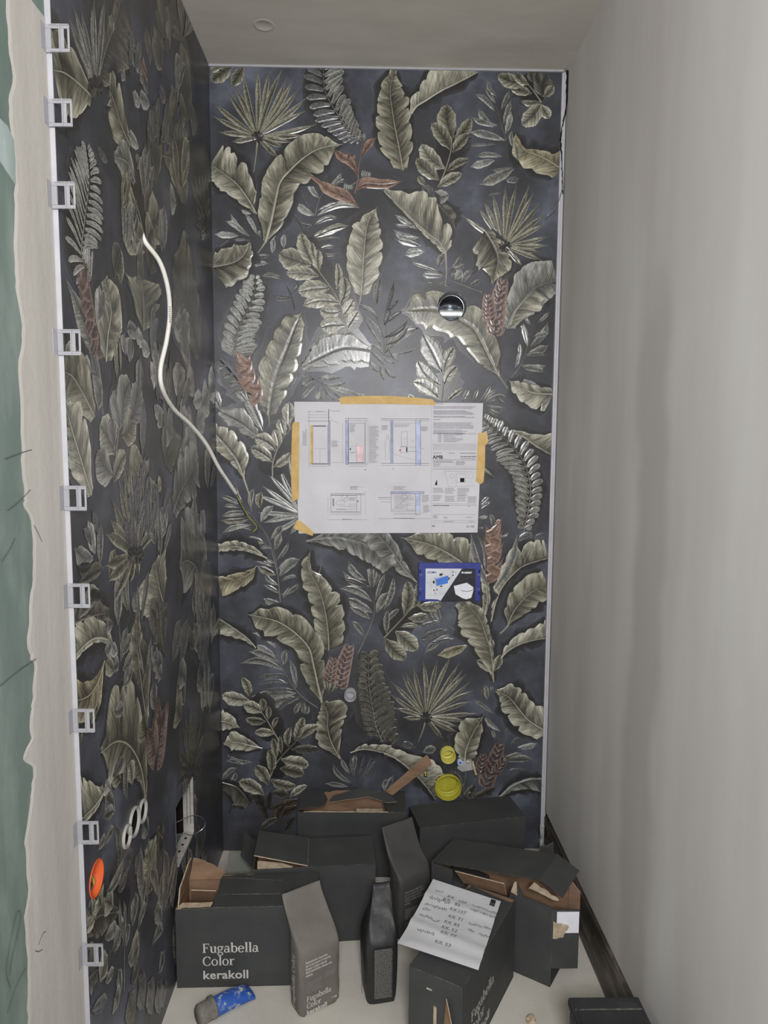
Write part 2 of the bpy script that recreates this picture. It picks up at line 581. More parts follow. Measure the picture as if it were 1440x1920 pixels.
# pale smear on the plasterboard
sm = [onx(x, y, -TH+.0012) for x, y in [(0, 222), (14, 236), (26, 262), (29, 300), (29, 345), (14, 322), (0, 300)]]
mk('filler_smear', [(p.x, p.y, p.z) for p in sm] + [(-TH, p.y, p.z) for p in sm], [tuple(range(7))] + [(i, (i+1) % 7, 7+(i+1) % 7, 7+i) for i in range(7)], noise_mat('filler_smear', [(.3, (140, 156, 152)), (.7, (172, 184, 184))], 9, .8, .2, stretch=(1, 3, 1)), wl)
for pts in ([(14, 957), (38, 938), (57, 918)], [(0, 1286), (34, 1258), (68, 1235)], [(4, 1052), (18, 1030), (29, 1008)], [(64, 985), (72, 1000), (79, 1016)], [(10, 860), (36, 850), (60, 843)],
            [(20, 1852), (12, 1818), (26, 1735), (34, 1708), (39, 1716), (36, 1740), (24, 1790), (18, 1830)], [(72, 1772), (80, 1752), (86, 1746)], [(66, 1783), (73, 1784), (80, 1780)], [(14, 1900), (30, 1850), (48, 1815)]):
    C_ = [p for p, t in catmull([onx(x, y, -TH+.0016) for x, y in pts], 24)]
    V = []
    for i, p in enumerate(C_):
        d = (C_[min(i+1, 23)] - C_[max(i-1, 0)]).normalized()
        nm = Vector((0, -d.z, d.y))*.0006
        V += [p + nm, p - nm]
    mk('pencil_mark', V, [(2*i, 2*i+1, 2*i+3, 2*i+2) for i in range(23)], MAT['pencil'], wl)
# sealing bead along the ceiling, edge profile of the back slab
box('ceiling_bead', (0, -.006, H-.006), (W-.012, .0, H), MAT['edge'], wb)
t1 = struct(thing('trim_1', 'white tile edge profile in the right-hand corner', 'trim', (W, 0, 0)), 'white tile edge profile in the right-hand corner', 'trim')
def profile(z0, z1, nm):
    v1 = boxvf((-.018, -.009, z0), (-.0045, .0, z1))
    v2 = boxvf((-.0115, -.0125, z0), (-.0085, -.009, z1))
    v, f = join([v1, v2])
    return mk(nm, v, f, MAT['white'], t1)
profile(.0, H-.01, 'edge_profile')
# dark ragged joint where the profile is still open near the ceiling
zt = [ony(1060, y, -.01).z for y in (133, 165, 210, 245, 270, 300, 330, 365)]
xo = [-.003, -.003, -.006, -.017, -.018, -.013, -.010, -.008]
wd = [.008, .006, .004, .003, .004, .0025, .003, .0015]
V, Fc = [], []
for (p, t) in catmull([Vector((x, z, wdt)) for x, z, wdt in zip(xo, zt, wd)], 50):
    j = (noise1(len(V)*.7, 5)-.5)*.003
    ww = max(.0008, p.z + (noise1(len(V)*.5, 8)-.5)*.003)
    V += [(p.x-ww/2+j, -.0142, p.y), (p.x+ww/2+j, -.0142, p.y), (p.x+ww/2+j, -.0122, p.y), (p.x-ww/2+j, -.0122, p.y)]
for i in range(49):
    a = i*4
    Fc += [(a, a+1, a+5, a+4), (a+1, a+2, a+6, a+5), (a+3, a, a+4, a+7)]
mk('open_joint', V, Fc, MAT['void'], t1)
# skirting on the right
bs = struct(thing('baseboard_right', 'dark skirting strip of offcut tile under the plaster', 'skirting', (0, 0, 0)), 'dark skirting strip of offcut tile under the plaster', 'skirting')
box('backing', (W+.004, YR, 0), (W+.12, .12, .1349), MAT['void'], bs)
yy0 = -1.9
ln = [.50, .46, .5, .44]
y_ = -.02
for k, l in enumerate(ln):
    o = box('skirting_piece', (W-.008, y_-l+.002, 0), (W+.004, y_, .128+.004*(k % 2)), MAT['skirt'], bs, .001)
    y_ -= l
# skirting on the left below the tile edge

# ------------------------------------------------------------------ printed leaves of the decor tile
# Leaf positions are read off the photograph once and turned into metres on the wall.
TONES = {  # dark, middle, light (sRGB)
    'olive': ((56, 55, 46), (116, 114, 96), (172, 169, 148)),
    'light': ((70, 69, 59), (142, 140, 121), (194, 191, 172)),
    'grey': ((64, 65, 63), (112, 112, 107), (162, 161, 153)),
    'pale': ((92, 93, 92), (142, 143, 138), (182, 182, 176)),
    'ghost': ((72, 73, 75), (88, 88, 89), (110, 110, 108)),
    'dim': ((48, 47, 43), (80, 78, 69), (116, 114, 100)),
    'rust': ((70, 54, 47), (122, 95, 82), (164, 138, 122)),
    'red': ((70, 55, 52), (118, 95, 89), (170, 152, 144)),
    'dkred': ((54, 44, 42), (92, 74, 69), (136, 120, 113)),
    'warm': ((66, 62, 48), (130, 122, 97), (176, 168, 138)),
    'dark': ((42, 41, 40), (56, 55, 52), (76, 74, 68)),
    'brown': ((44, 38, 33), (68, 58, 50), (96, 84, 71)),
    'halo': ((42, 42, 42), (52, 52, 53), (67, 68, 73)),
}
def desat(c, k=.78):
    g = sum(c)/3
    return tuple(g + (x-g)*k for x in c)
TONES = {k: tuple(Vector(rgb(desat(c, .95 if k in ('rust', 'red', 'dkred', 'halo') else .8))[:3]) for c in v) for k, v in TONES.items()}
FR = {'T1': (390, 100), 'T2': (720, 100), 'M1': (390, 430), 'M2': (720, 430), 'P1': (390, 740), 'P2': (720, 740),
      'L1': (390, 1000), 'L2': (720, 1000), 'B1': (390, 1260), 'B2': (720, 1260)}
LF = {'X1': (0, 0), 'X2': (0, 440), 'X3': (0, 880), 'X4': (0, 1340)}
MM = .000411                       # one traced unit on the back wall, metres

class Print:
    n = 0
    cnt = {True: 0, False: 0}
    def __init__(s, name, fr, unit=None):
        s.name, s.fr = name, fr
        s.left = fr in LF
        Print.cnt[s.left] += 1
        s.layer = Print.cnt[s.left]
        s.k = 0.
        s.u = unit or (.001 if s.left else MM)
        s.V, s.F, s.C, s.Hh, s.T = [], [], [], [], []
        Print.n += 1
        s.seed = Print.n*7.3
    def w(s, p):
        """traced point -> (a, b) metres on the wall"""
        if s.left:
            o = LF[s.fr]
            q = onx(o[0] + p[0]*.30556, o[1] + p[1]*.30556)
            return Vector((-q.y, q.z, 0))      # a grows towards the viewer's left
        o = FR[s.fr]
        q = ony(o[0] + p[0]*.23611, o[1] + p[1]*.23611)
        return Vector((q.x, q.z, 0))
    def leaf(s, pts, wl, wr_, tone='olive', n=None, m=4, sweep=.45, lobes=0, rib=.0, edge=.35, streak=.5, ribw=0., raw=False, dk=.1, vein=0.):
        """one blade along pts; wl/wr_ widths left and right of travel in traced units"""
        d, mid, li = TONES[tone] if isinstance(tone, str) else tone
        P = pts if raw else [s.w(p) for p in pts]
        L = sum((P[i+1]-P[i]).length for i in range(len(P)-1))
        n = n or max(7, min(70, int(L/.006)))
        C = catmull(P, n)
        Fq, K = s.F, 0
        s.seed += 1.7
        s.k += .00003
        dirsgn = -1 if s.left else 1         # the left wall is mirrored: a runs right to left
        for side, wd in ((1, wl), (-1, wr_)):
            base = len(s.V)
            for i, (p, t) in enumerate(C):
                tg = (C[min(i+1, n-1)][0] - C[max(i-1, 0)][0])
                tg = tg.normalized() if tg.length > 1e-9 else Vector((1, 0, 0))
                nm = Vector((-tg.y, tg.x, 0))*side*dirsgn
                ww = lerpl(wd, t)*s.u
                q = i/(n-1)
                if lobes:
                    ph = q*lobes + h1(s.seed, side)*.8 + .25*noise1(q*lobes*.7, s.seed)
                    fr_ = ph - math.floor(ph)
                    notch = max(0, 1 - fr_/.16)*.40*h1(math.floor(ph), s.seed+side) + .10*(1 - math.sin(math.pi*fr_))
                    ww *= 1 - notch + .10*(noise1(q*lobes*3, s.seed+side)-.5)
                    fold = math.sin(math.pi*fr_)
                else:
                    fold = .75
                for j in range(m+1):
                    a = j/m
                    sw = sweep*ww*a*(1-q**4)
                    v = p + nm*ww*a + tg*sw
                    v.z = s.k + i*4e-7
                    s.V.append(v)
                    st = noise1((i - a*1.5)*.9, s.seed+side*3)*.6 + noise1((i - a*1.2)*2.1, s.seed+side)*.4
                    b = .22 + .62*a**1.2 + (st-.5)*streak*(.5 + .5*a) + (fold-.6)*.6*a
                    if a > .9:
                        b += edge*(.3 + .7*st)
                    if j == 0:
                        b = rib if rib else .12
                    b += (noise1(q*3.1, s.seed+5)-.5)*.35
                    if side < 0:
                        b -= dk
                    b = max(0, min(1, b))
                    c = d.lerp(mid, b*2) if b < .5 else mid.lerp(li, b*2-1)
                    s.C.append(c)
                    s.T.append(((q*L - a*ww*.55)*100 + s.seed*7.1 + side*31, a*(1 if side > 0 else -1), vein*q - vein*a*ww*.6/max(L, .001) + (0 if vein else -9)))
                    s.Hh.append(0. if a > .95 else (.35 if j == 0 else .75 + .3*(st-.5)))
            for i in range(n-1):
                for j in range(m):
                    a = base + i*(m+1) + j
                    q4 = (a, a+1, a+m+2, a+m+1)
                    s.F.append(q4 if (side*dirsgn < 0) else q4[::-1])
        if ribw:
            s.strip([p for p, t in C], ribw, li, raw=True)
        return s
    def halo(s, pts, wl, wr_, add=None):
        """printed shadow that fades into the ground colour around a leaf"""
        add = add if add is not None else (55 if not s.left else 24)
        d, mid, li = TONES['halo']
        P = [s.w(p) for p in pts]
        n = 26
        C = catmull(P, n)
        s.k += .00003
        ds = -1 if s.left else 1
        for side, wd in ((1, wl), (-1, wr_)):
            base = len(s.V)
            for i, (p, t) in enumerate(C):
                tg = (C[min(i+1, n-1)][0] - C[max(i-1, 0)][0]).normalized()
                nm = Vector((-tg.y, tg.x, 0))*side*ds
                en = math.sin(math.pi*min(1, max(0, .04 + .92*i/(n-1))))**.5
                w0 = lerpl(wd, t)*s.u*.9
                w1 = (lerpl(wd, t)*.95 + add*en*(.5 + noise1(i*.5, s.seed+side)))*s.u
                for r, c in ((0, d), (w0, d.lerp(mid, .3)), ((w0+w1)/2, mid), (w1, li)):
                    v = p + nm*r + tg*r*.4*(1-(i/(n-1))**4)
                    v.z = s.k + i*8e-7
                    s.V.append(v)
                    s.C.append(c)
                    s.T.append((0., 0., -99.))
                    s.Hh.append(0.)
            for i in range(n-1):
                for j in range(3):
                    a = base + i*4 + j
                    q4 = (a, a+1, a+5, a+4)
                    s.F.append(q4 if (side*ds < 0) else q4[::-1])
        return s
    def strip(s, pts, wdt, col, raw=False, n=None, taper=True):
        P = pts if raw else [p for p, t in catmull([s.w(p) for p in pts], n or 14)]
        if isinstance(col, str):
            col = TONES[col][2].lerp(TONES[col][1], .5)
        base = len(s.V)
        k = len(P)
        s.k += .00003
        P = [Vector((p.x, p.y, s.k)) for p in P]
        for i, p in enumerate(P):
            tg = (P[min(i+1, k-1)] - P[max(i-1, 0)]).normalized()
            nm = Vector((-tg.y, tg.x, 0))
            ww = wdt*s.u*.5*((1 - .7*i/(k-1)) if taper else 1)
            for e in (-1, 0, 1):
                s.V.append(p + nm*ww*e)
                s.C.append(col*(.72 if e else 1.05))
                s.T.append((0., 0., -99.))
                s.Hh.append(1.1 if e == 0 else .3)
        for i in range(k-1):
            for j in (0, 1):
                a = base + i*3 + j
                s.F.append((a, a+1, a+4, a+3)[::-1])
        return s
    def oval(s, b, t, wd, tone='olive', bend=None, veins=True):
        """ovate leaf from base to tip with side veins"""
        B, T = s.w(b), s.w(t)
        D = T-B
        nrm = Vector((-D.y, D.x, 0))
        k = bend if bend is not None else (h1(b[0]*.13+t[1]*.37)-.5)*.24
        P = [B, B + D*.25 + nrm*k*.7, B + D*.55 + nrm*k, B + D*.82 + nrm*k*.6, T]
        h = wd/2
        prof = [h*.12, h*.86, h, h*.6, 0]
        s.leaf(P, prof, [x*.95 for x in prof], tone, n=max(9, min(26, int(D.length/.0045))), m=4, sweep=.35, lobes=0, rib=.02, edge=.35, streak=.35, raw=True, vein=7., dk=.16)
        return s
    def blade(s, b, t, wd, tone='pale', bend=None):
        """narrow pointed leaflet"""
        B, T = s.w(b), s.w(t)
        D = T-B
        nrm = Vector((-D.y, D.x, 0))
        k = bend if bend is not None else (h1(b[0]*.23+t[1]*.17)-.5)*.3
        P = [B, B + D*.3 + nrm*k*.8, B + D*.65 + nrm*k, T]
        h = wd/2
        s.leaf(P, [h*.15, h*.9, h*1.05, 0], [h*.15, h*.8, h*.95, 0], tone, n=10, m=2, sweep=.1, rib=.35, edge=.3, streak=.3, raw=True, dk=.3)
        return s
    def done(s, parent):
        off = .0002 + s.layer*.0000093
        V = []
        ya = s.left
        holes = left_holes if ya else back_holes
        P2 = []
        for v in s.V:
            a, b = v.x, v.y
            if ya:
                a = min(max(a, .002), -TE-.0015)
            else:
                a = min(max(a, .001), W-.013)
            b = min(max(b, .001), H-.006)
            for (ha, hb, hr) in holes:
                if ya:
                    ha = -ha
                dx, dy = a-ha, b-hb
                r = math.hypot(dx, dy)
                if r < hr:
                    k = hr/max(r, 1e-6)
                    a, b = ha+dx*k, hb+dy*k
            P2.append((a, b))
        keep = []
        for f in s.F:
            ca = sum(P2[i][0] for i in f)/len(f)
            cb = sum(P2[i][1] for i in f)/len(f)
            oa = sum(s.V[i].x for i in f)/len(f)
            ob = sum(s.V[i].y for i in f)/len(f)
            ok = True
            if all(P2[i][1] >= H-.0061 for i in f) or all(P2[i][1] <= .0011 for i in f):
                ok = False
            if ya:
                y = -oa
                if oa < .002 or oa > -TE-.0015:
                    ok = False
                if OPN[0] < y < OPN[1] and OPN[2] < ob < OPN[3]:
                    ok = False
                for (hy, hz, hr) in left_holes:
                    if math.hypot(y-hy, ob-hz) < hr*.985:
                        ok = False
            else:
                if oa < 0 or oa > W-.012:
                    ok = False
                for (hx, hz, hr) in back_holes:
                    if math.hypot(oa-hx, ob-hz) < hr*.985:
                        ok = False
            if ok:
                keep.append(f)
        for (a, b), v in zip(P2, s.V):
            e = off + v.z
            V.append((e, -a, b) if ya else (a, -e, b))
        if not keep:
            return
        used = sorted({i for f in keep for i in f})
        ix = {k: i for i, k in enumerate(used)}
        mk(s.name, [V[k] for k in used], [tuple(ix[i] for i in f) for f in keep], MAT['print'], parent, True,
           col=[s.C[k] for k in used], hgt=[s.Hh[k] for k in used], luv=[s.T[k] for k in used])

def PAR(fr):
    return slab_l if fr in LF else slab_b

def banana(fr, tone, pts, wl, wr_, lobes=6, stem=None, **kw):
    p = Print('printed_banana_leaf', fr)
    if stem:
        p.strip([pts[0]] + stem, kw.pop('stemw', 16 if not p.left else 9), tone)
    kw.setdefault('m', 6)
    kw.setdefault('streak', .9)
    p.halo(pts, wl, wr_)
    rib = 10 if not p.left else 5
    p.leaf(pts, wl, wr_, tone, lobes=lobes, ribw=kw.pop('ribw', rib), **kw)
    p.done(PAR(fr))

def sprig(fr, tone, stems, ovals):
    p = Print('printed_leafy_sprig', fr)
    for st in stems:
        p.halo(st, [90 if not p.left else 50]*len(st), [90 if not p.left else 50]*len(st))
    for st in stems:
        p.strip(st, 12 if not p.left else 8, tone)
    for o in ovals:
        p.oval(o[0], o[1], o[2], o[3] if len(o) > 3 else tone)
    p.done(PAR(fr))

def frond(fr, tone, stems, blades):
    p = Print('printed_palm_frond', fr)
    for st in stems:
        p.strip(st, 8 if not p.left else 5, 'ghost' if tone == 'ghost' else 'grey')
    for o in blades:
        p.blade(o[0], o[1], o[2]*1.3, o[3] if len(o) > 3 else tone)
    p.done(PAR(fr))

def fan(fr, tone, c, tips, wd, stem=None):
    p = Print('printed_palm_fan', fr)
    if stem:
        p.strip([c] + stem, 16 if not p.left else 10, tone)
    for t in tips:
        p.blade(c, t, wd*1.08, tone, bend=(h1(t[0]*.3+t[1])-.5)*.06)
    # dark heart of the fan
    for k in range(9):
        a = k/9*2*math.pi
        p.blade(c, (c[0] + math.cos(a)*55, c[1] + math.sin(a)*55), 26, 'dark', 0)
    p.done(PAR(fr))

def fern(fr, tone, pts, ll, lr, n, pw, sweep=.45):
    p = Print('printed_fern_frond', fr)
    p.halo(pts, [x*.8 for x in ll], [x*.8 for x in lr])
    p.strip(pts, 10 if not p.left else 6, 'grey', n=30)
    C = catmull([p.w(q) for q in pts], n*3+1)
    sg = -1 if p.left else 1
    for k in range(n):
        i = 3*k+1
        b, t = C[i]
        tg = (C[i+1][0]-C[i-1][0]).normalized()
        for side, L in ((1, ll), (-1, lr)):
            ln_ = lerpl(L, t)*p.u*(.9+.2*h1(k, side))
            nm = Vector((-tg.y, tg.x, 0))*side*sg
            d = (nm + tg*sweep).normalized()
            e = b + d*ln_
            m1 = b + d*ln_*.5 + tg*ln_*.06
            h = pw/2
            tn = tone if isinstance(tone, str) else (tone[0] if side > 0 else tone[1])
            p.leaf([b + d*.004, m1, b.lerp(e, .82) + tg*ln_*.03, e], [h*.5, h*1.0, h*.95, h*.35], [h*.5, h*1.0, h*.95, h*.35], tn, n=9, m=2, sweep=0, rib=.5, edge=.1, streak=.3, raw=True, dk=.2)
    p.done(PAR(fr))

def spike(fr, tone, axes):
    """heliconia spike: overlapping scales on both sides of an axis; axes: [(pts, half width, n)]"""
    p = Print('printed_flower_spike', fr)
    sg = -1 if p.left else 1
    for pts, hw, n in axes:
        C = catmull([p.w(q) for q in pts], n*2+1)
        for k in range(n):
            b, t = C[2*k]
            tg = (C[2*k+1][0]-C[max(2*k-1, 0)][0]).normalized()
            f = k/(n-1)
            ww = hw*p.u*(1 - .55*f**2)
            for side in (1, -1):
                nm = Vector((-tg.y, tg.x, 0))*side
                e = b + nm*ww*1.05 + tg*ww*2.0
                h = hw*.42
                p.leaf([b + nm*ww*.1, b + nm*ww*.65 + tg*ww*.35, e], [h*.7, h, 0], [h*.7, h, 0], tone, n=8, m=3, sweep=.1, rib=.15, edge=.9, streak=.5, raw=True)
    p.done(PAR(fr))

def bracts(fr, tone, pts, hw, n):
    """rust heliconia flower with broad alternating bracts"""
    p = Print('printed_flower_bract', fr)
    C = catmull([p.w(q) for q in pts], n*2+1)
    for k in range(n):
        b, t = C[2*k]
        tg = (C[2*k+1][0]-C[max(2*k-1, 0)][0]).normalized()
        side = 1 if k % 2 else -1
        nm = Vector((-tg.y, tg.x, 0))*side
        ww = hw*p.u*(1-.35*k/n)
        e = b + nm*ww*1.0 + tg*ww*1.9
        p.leaf([b - nm*ww*.7 - tg*ww*.2, b + nm*ww*.2 + tg*ww*.25, e], [hw*.35, hw*.42, 0], [hw*.35, hw*.42, 0], tone, n=9, m=3, sweep=.1, rib=.55, edge=.5, streak=.4, raw=True)
    p.done(PAR(fr))

# ---- back wall, background fronds first
frond('T1', 'grey', [[(850, 1290), (880, 1170), (930, 1080)]], [((845, 1285), (700, 1180), 45, 'pale'), ((870, 1290), (1210, 1230), 40, 'pale'), ((885, 1150), (805, 1000), 34, 'pale'), ((850, 1270), (745, 1040), 22, 'ghost'), ((870, 1250), (1040, 1180), 26), ((930, 1090), (940, 940), 20, 'ghost'), ((970, 1050), (1060, 940), 28), ((1000, 1060), (1110, 1000), 22, 'ghost'), ((690, 1330), (850, 1365), 24, 'ghost'), ((840, 1370), (1050, 1310), 32), ((880, 1440), (1125, 1370), 42, 'olive'), ((1080, 1060), (1080, 980), 18, 'ghost'), ((660, 1260), (760, 1430), 20, 'ghost'), ((790, 1360), (780, 1440), 18, 'ghost'), ((1060, 1080), (1300, 900), 14, 'ghost')])
frond('T1', 'pale', [], [((330, 1450), (180, 1270), 30), ((290, 1440), (130, 1330), 30), ((390, 1440), (290, 1270), 26), ((350, 1270), (260, 1240), 24), ((390, 1290), (330, 1200), 30)])
frond('M1', 'pale', [[(380, 210), (465, 80)]], [((240, 50), (50, 40), 40), ((330, 85), (80, 150), 40, 'grey'), ((430, 60), (420, 0), 40, 'grey'), ((510, 190), (510, 60), 32), ((540, 0), (470, 90), 60, 'pale'), ((345, 215), (500, 210), 26, 'grey'), ((330, 310), (490, 275), 26, 'pale'), ((600, 400), (415, 375), 28, 'grey'), ((650, 540), (515, 525), 36, 'ghost'), ((690, 650), (620, 440), 14, 'ghost'), ((650, 520), (715, 400), 16, 'ghost')])
frond('T2', 'grey', [[(1130, 950), (1040, 850), (960, 660), (890, 420)]], [((895, 340), (825, 215), 26), ((890, 400), (805, 265), 20), ((880, 460), (715, 320), 32), ((870, 590), (745, 430), 38), ((900, 570), (690, 505), 32), ((960, 690), (665, 625), 46), ((890, 720), (660, 735), 16), ((940, 820), (720, 820), 32), ((880, 850), (680, 905), 46, 'pale'), ((1020, 900), (840, 925), 20), ((1030, 915), (750, 1045), 62), ((930, 450), (1000, 290), 26), ((950, 560), (1010, 370), 32), ((965, 640), (1010, 460), 36, 'pale'), ((1025, 750), (1015, 610), 26), ((1060, 860), (1030, 700), 18), ((960, 1000), (1080, 990), 40, 'ghost'), ((820, 1130), (940, 1105), 12)])
frond('M2', 'grey', [[(780, 500), (540, 410), (480, 370), (320, 130), (280, 30)]], [((275, 60), (75, 0), 45, 'pale'), ((300, 135), (80, 75), 50), ((325, 175), (155, 210), 52, 'pale'), ((480, 365), (280, 355), 42), ((500, 400), (290, 395), 20), ((530, 440), (360, 430), 18), ((470, 350), (180, 255), 24), ((430, 300), (480, 190), 42), ((530, 330), (615, 200), 32), ((560, 400), (620, 320), 46, 'pale'), ((540, 310), (650, 270), 30), ((620, 440), (715, 325), 38), ((680, 450), (770, 395), 28), ((550, 390), (545, 335), 22), ((265, 0), (80, -120), 34, 'pale'), ((250, -40), (60, -150 + 100), 20)])
frond('M2', 'pale', [[(0, 1000), (20, 900), (10, 700)]], [((10, 980), (300, 775), 62, 'grey'), ((15, 920), (200, 765), 32, 'grey'), ((10, 1000), (300, 930), 14), ((20, 1010), (130, 1005), 28), ((0, 1030), (90, 1060), 20), ((5, 1100), (100, 1180), 28), ((0, 860), (190, 720), 30, 'ghost'), ((20, 740), (150, 650), 32, 'ghost'), ((10, 680), (80, 410), 28, 'ghost'), ((40, 650), (120, 560), 22, 'ghost'), ((30, 900), (120, 1060), 16)])
frond('M2', 'grey', [[(1000, 1190), (1090, 1070), (1150, 900), (1190, 720)]], [((1150, 840), (1085, 690), 26, 'pale'), ((1140, 930), (1095, 740), 32, 'pale'), ((1190, 700), (1270, 610), 22), ((1220, 745), (1315, 650), 22), ((1160, 930), (1305, 730), 44), ((1190, 850), (1305, 815), 34), ((1130, 1000), (1310, 920), 48), ((1090, 1080), (1290, 1080), 44), ((1100, 1100), (1280, 1140), 38), ((1075, 1050), (1075, 890), 26), ((1040, 1110), (1060, 960), 24), ((1130, 1010), (1290, 1005), 22), ((1170, 760), (1120, 690), 20)])
frond('M2', 'grey', [], [((620, 1370), (680, 1260), 32), ((710, 1370), (750, 1260), 26), ((760, 1370), (850, 1220), 28), ((790, 1370), (900, 1270), 28), ((800, 1385), (990, 1335), 34), ((800, 1400), (970, 1420), 34), ((900, 1330), (970, 1390), 24), ((820, 1420), (930, 1480), 26)])
frond('M1', 'pale', [[(1400, 1000), (1390, 850), (1300, 650), (1100, 515)]], [((1160, 600), (1345, 690), 18), ((1180, 615), (1355, 720), 16), ((1240, 700), (1400, 950), 22), ((1230, 680), (1390, 870), 16), ((1270, 910), (1390, 1000), 24), ((1290, 970), (1400, 1080), 24), ((1280, 1040), (1360, 1140), 32), ((1370, 1080), (1400, 1200), 26), ((1340, 590), (1370, 390), 44, 'grey'), ((1400, 760), (1440, 620), 40, 'ghost')])
frond('M1', 'pale', [[(1000, 1360), (900, 1230), (800, 1160)]], [((870, 1180), (980, 1150), 24), ((880, 1195), (1065, 1180), 30), ((900, 1215), (1190, 1300), 44), ((920, 1260), (1010, 1360), 22), ((920, 1270), (900, 1360), 24), ((880, 1250), (850, 1370), 26), ((860, 1220), (730, 1360), 26), ((800, 1160), (700, 1140), 22), ((950, 1240), (1100, 1210), 26), ((1000, 1300), (1090, 1350), 20), ((840, 1190), (740, 1250), 36, 'grey'), ((1150, 1300), (1270, 1330), 26), ((640, 1290), (720, 1140), 16)])  # pale tone puts the gloss glint of these fronds into the print colour
frond('M1', 'grey', [], [((880, 160), (1020, 145), 26), ((820, 70), (1060, 0), 42, 'olive'), ((830, 110), (1110, 100), 12), ((900, 190), (1070, 180), 14), ((910, 220), (1030, 220), 18), ((920, 295), (990, 305), 16)])
frond('P1', 'grey', [[(550, 1420), (480, 1150), (380, 1000), (280, 880)]], [((280, 860), (225, 715), 28), ((340, 900), (365, 740), 36), ((270, 880), (90, 805), 32), ((260, 900), (110, 890), 24), ((340, 940), (95, 970), 38), ((340, 980), (95, 1000), 38, 'olive'), ((370, 1085), (130, 1040), 26, 'dim'), ((340, 1035), (110, 1100), 32, 'pale'), ((450, 1180), (290, 1150), 44, 'olive'), ((410, 900), (430, 770), 50, 'olive'), ((420, 1010), (525, 880), 48, 'pale'), ((500, 1150), (590, 1030), 44), ((530, 1210), (580, 1090), 38)])
frond('L1', 'grey', [[(580, 600), (540, 220), (480, 20)]], [((555, 285), (665, 190), 42), ((570, 340), (740, 205), 62), ((580, 380), (725, 345), 22), ((580, 490), (730, 385), 28), ((540, 330), (390, 260), 46, 'olive'), ((560, 410), (450, 310), 30), ((570, 480), (440, 410), 28), ((575, 555), (440, 515), 44), ((540, 230), (460, 200), 20), ((530, 270), (350, 205), 24), ((545, 210), (640, 60), 26), ((530, 130), (580, 0), 42), ((590, 520), (650, 420), 20), ((520, 120), (410, 125), 20)])
frond('L1', 'grey', [[(1190, 960), (1320, 640), (1290, 430)]], [((1255, 375), (1115, 215), 44), ((1290, 430), (1265, 220), 44), ((1310, 430), (1335, 220), 32), ((1280, 420), (1070, 300), 38), ((1285, 440), (1050, 360), 36, 'dark'), ((1300, 540), (1040, 440), 48), ((1310, 630), (1080, 510), 58), ((1290, 680), (1120, 585), 42), ((1240, 820), (1140, 690), 34), ((1340, 630), (1440, 460), 54), ((1330, 530), (1410, 310), 32)])
frond('L1', 'grey', [[(890, 1400), (720, 1270), (580, 1050), (540, 900)]], [((540, 910), (350, 790), 42, 'pale'), ((530, 970), (385, 880), 54, 'pale'), ((560, 1020), (320, 940), 48), ((600, 1090), (250, 1035), 44), ((700, 1270), (340, 1295), 66), ((720, 1310), (480, 1390), 64), ((700, 1230), (650, 1000), 36), ((710, 1220), (660, 1040), 22), ((590, 1050), (600, 920), 28), ((610, 1040), (630, 920), 32), ((640, 1190), (380, 1210), 34, 'ghost'), ((620, 1120), (390, 1140), 34, 'ghost'), ((740, 1340), (690, 1440), 34), ((760, 1340), (770, 1440), 32), ((800, 1370), (790, 1440), 28), ((740, 1290), (530, 1450), 30, 'ghost'), ((690, 1240), (420, 1250), 30, 'ghost')])
frond('L2', 'grey', [[(640, 860), (540, 750), (330, 640)]], [((460, 710), (430, 580), 34), ((400, 690), (340, 600), 26), ((510, 760), (280, 860), 54, 'ghost'), ((450, 690), (270, 740), 36, 'ghost'), ((520, 800), (320, 955), 44), ((660, 890), (420, 970), 66, 'warm'), ((560, 830), (350, 880), 36, 'ghost'), ((400, 700), (250, 690), 24, 'ghost')])
frond('B1', 'ghost', [], [((350, 715), (150, 655), 32, 'grey'), ((280, 735), (140, 710), 24, 'grey'), ((110, 860), (240, 760), 34, 'grey'), ((180, 880), (215, 790), 32, 'grey'), ((1140, 880), (990, 715), 32, 'grey'), ((1130, 810), (1055, 680), 28, 'grey'), ((1150, 800), (1170, 640), 34, 'grey'), ((1110, 910), (930, 885), 32, 'grey'), ((1190, 850), (1240, 650), 20), ((1260, 850), (1350, 680), 20), ((1170, 860), (1130, 660), 24), ((1220, 860), (1300, 660), 18), ((1400, 940), (1440, 850), 36, 'grey')])
frond('B2', 'grey', [], [((930, 700), (1190, 690), 50), ((1060, 600), (1220, 565), 40, 'pale'), ((950, 690), (1100, 645), 26), ((1000, 580), (1150, 515), 34, 'ghost'), ((960, 480), (1060, 430), 36, 'ghost'), ((925, 470), (790, 340), 28, 'pale'), ((870, 330), (700, 220), 22), ((910, 450), (800, 350), 22), ((880, 530), (850, 460), 22), ((820, 220), (805, 100), 36), ((855, 160), (850, 110), 20), ((1150, 785), (960, 800), 14, 'ghost'), ((770, 200), (775, 120), 18, 'dim'), ((0, 960), (75, 815), 34), ((960, 390), (1000, 340), 40, 'ghost')])
frond('P2', 'ghost', [], [((760, 880), (840, 800), 30), ((760, 900), (850, 830), 26), ((760, 920), (840, 870), 22), ((750, 975), (830, 965), 22, 'pale'), ((740, 1060), (800, 1050), 14, 'grey')])

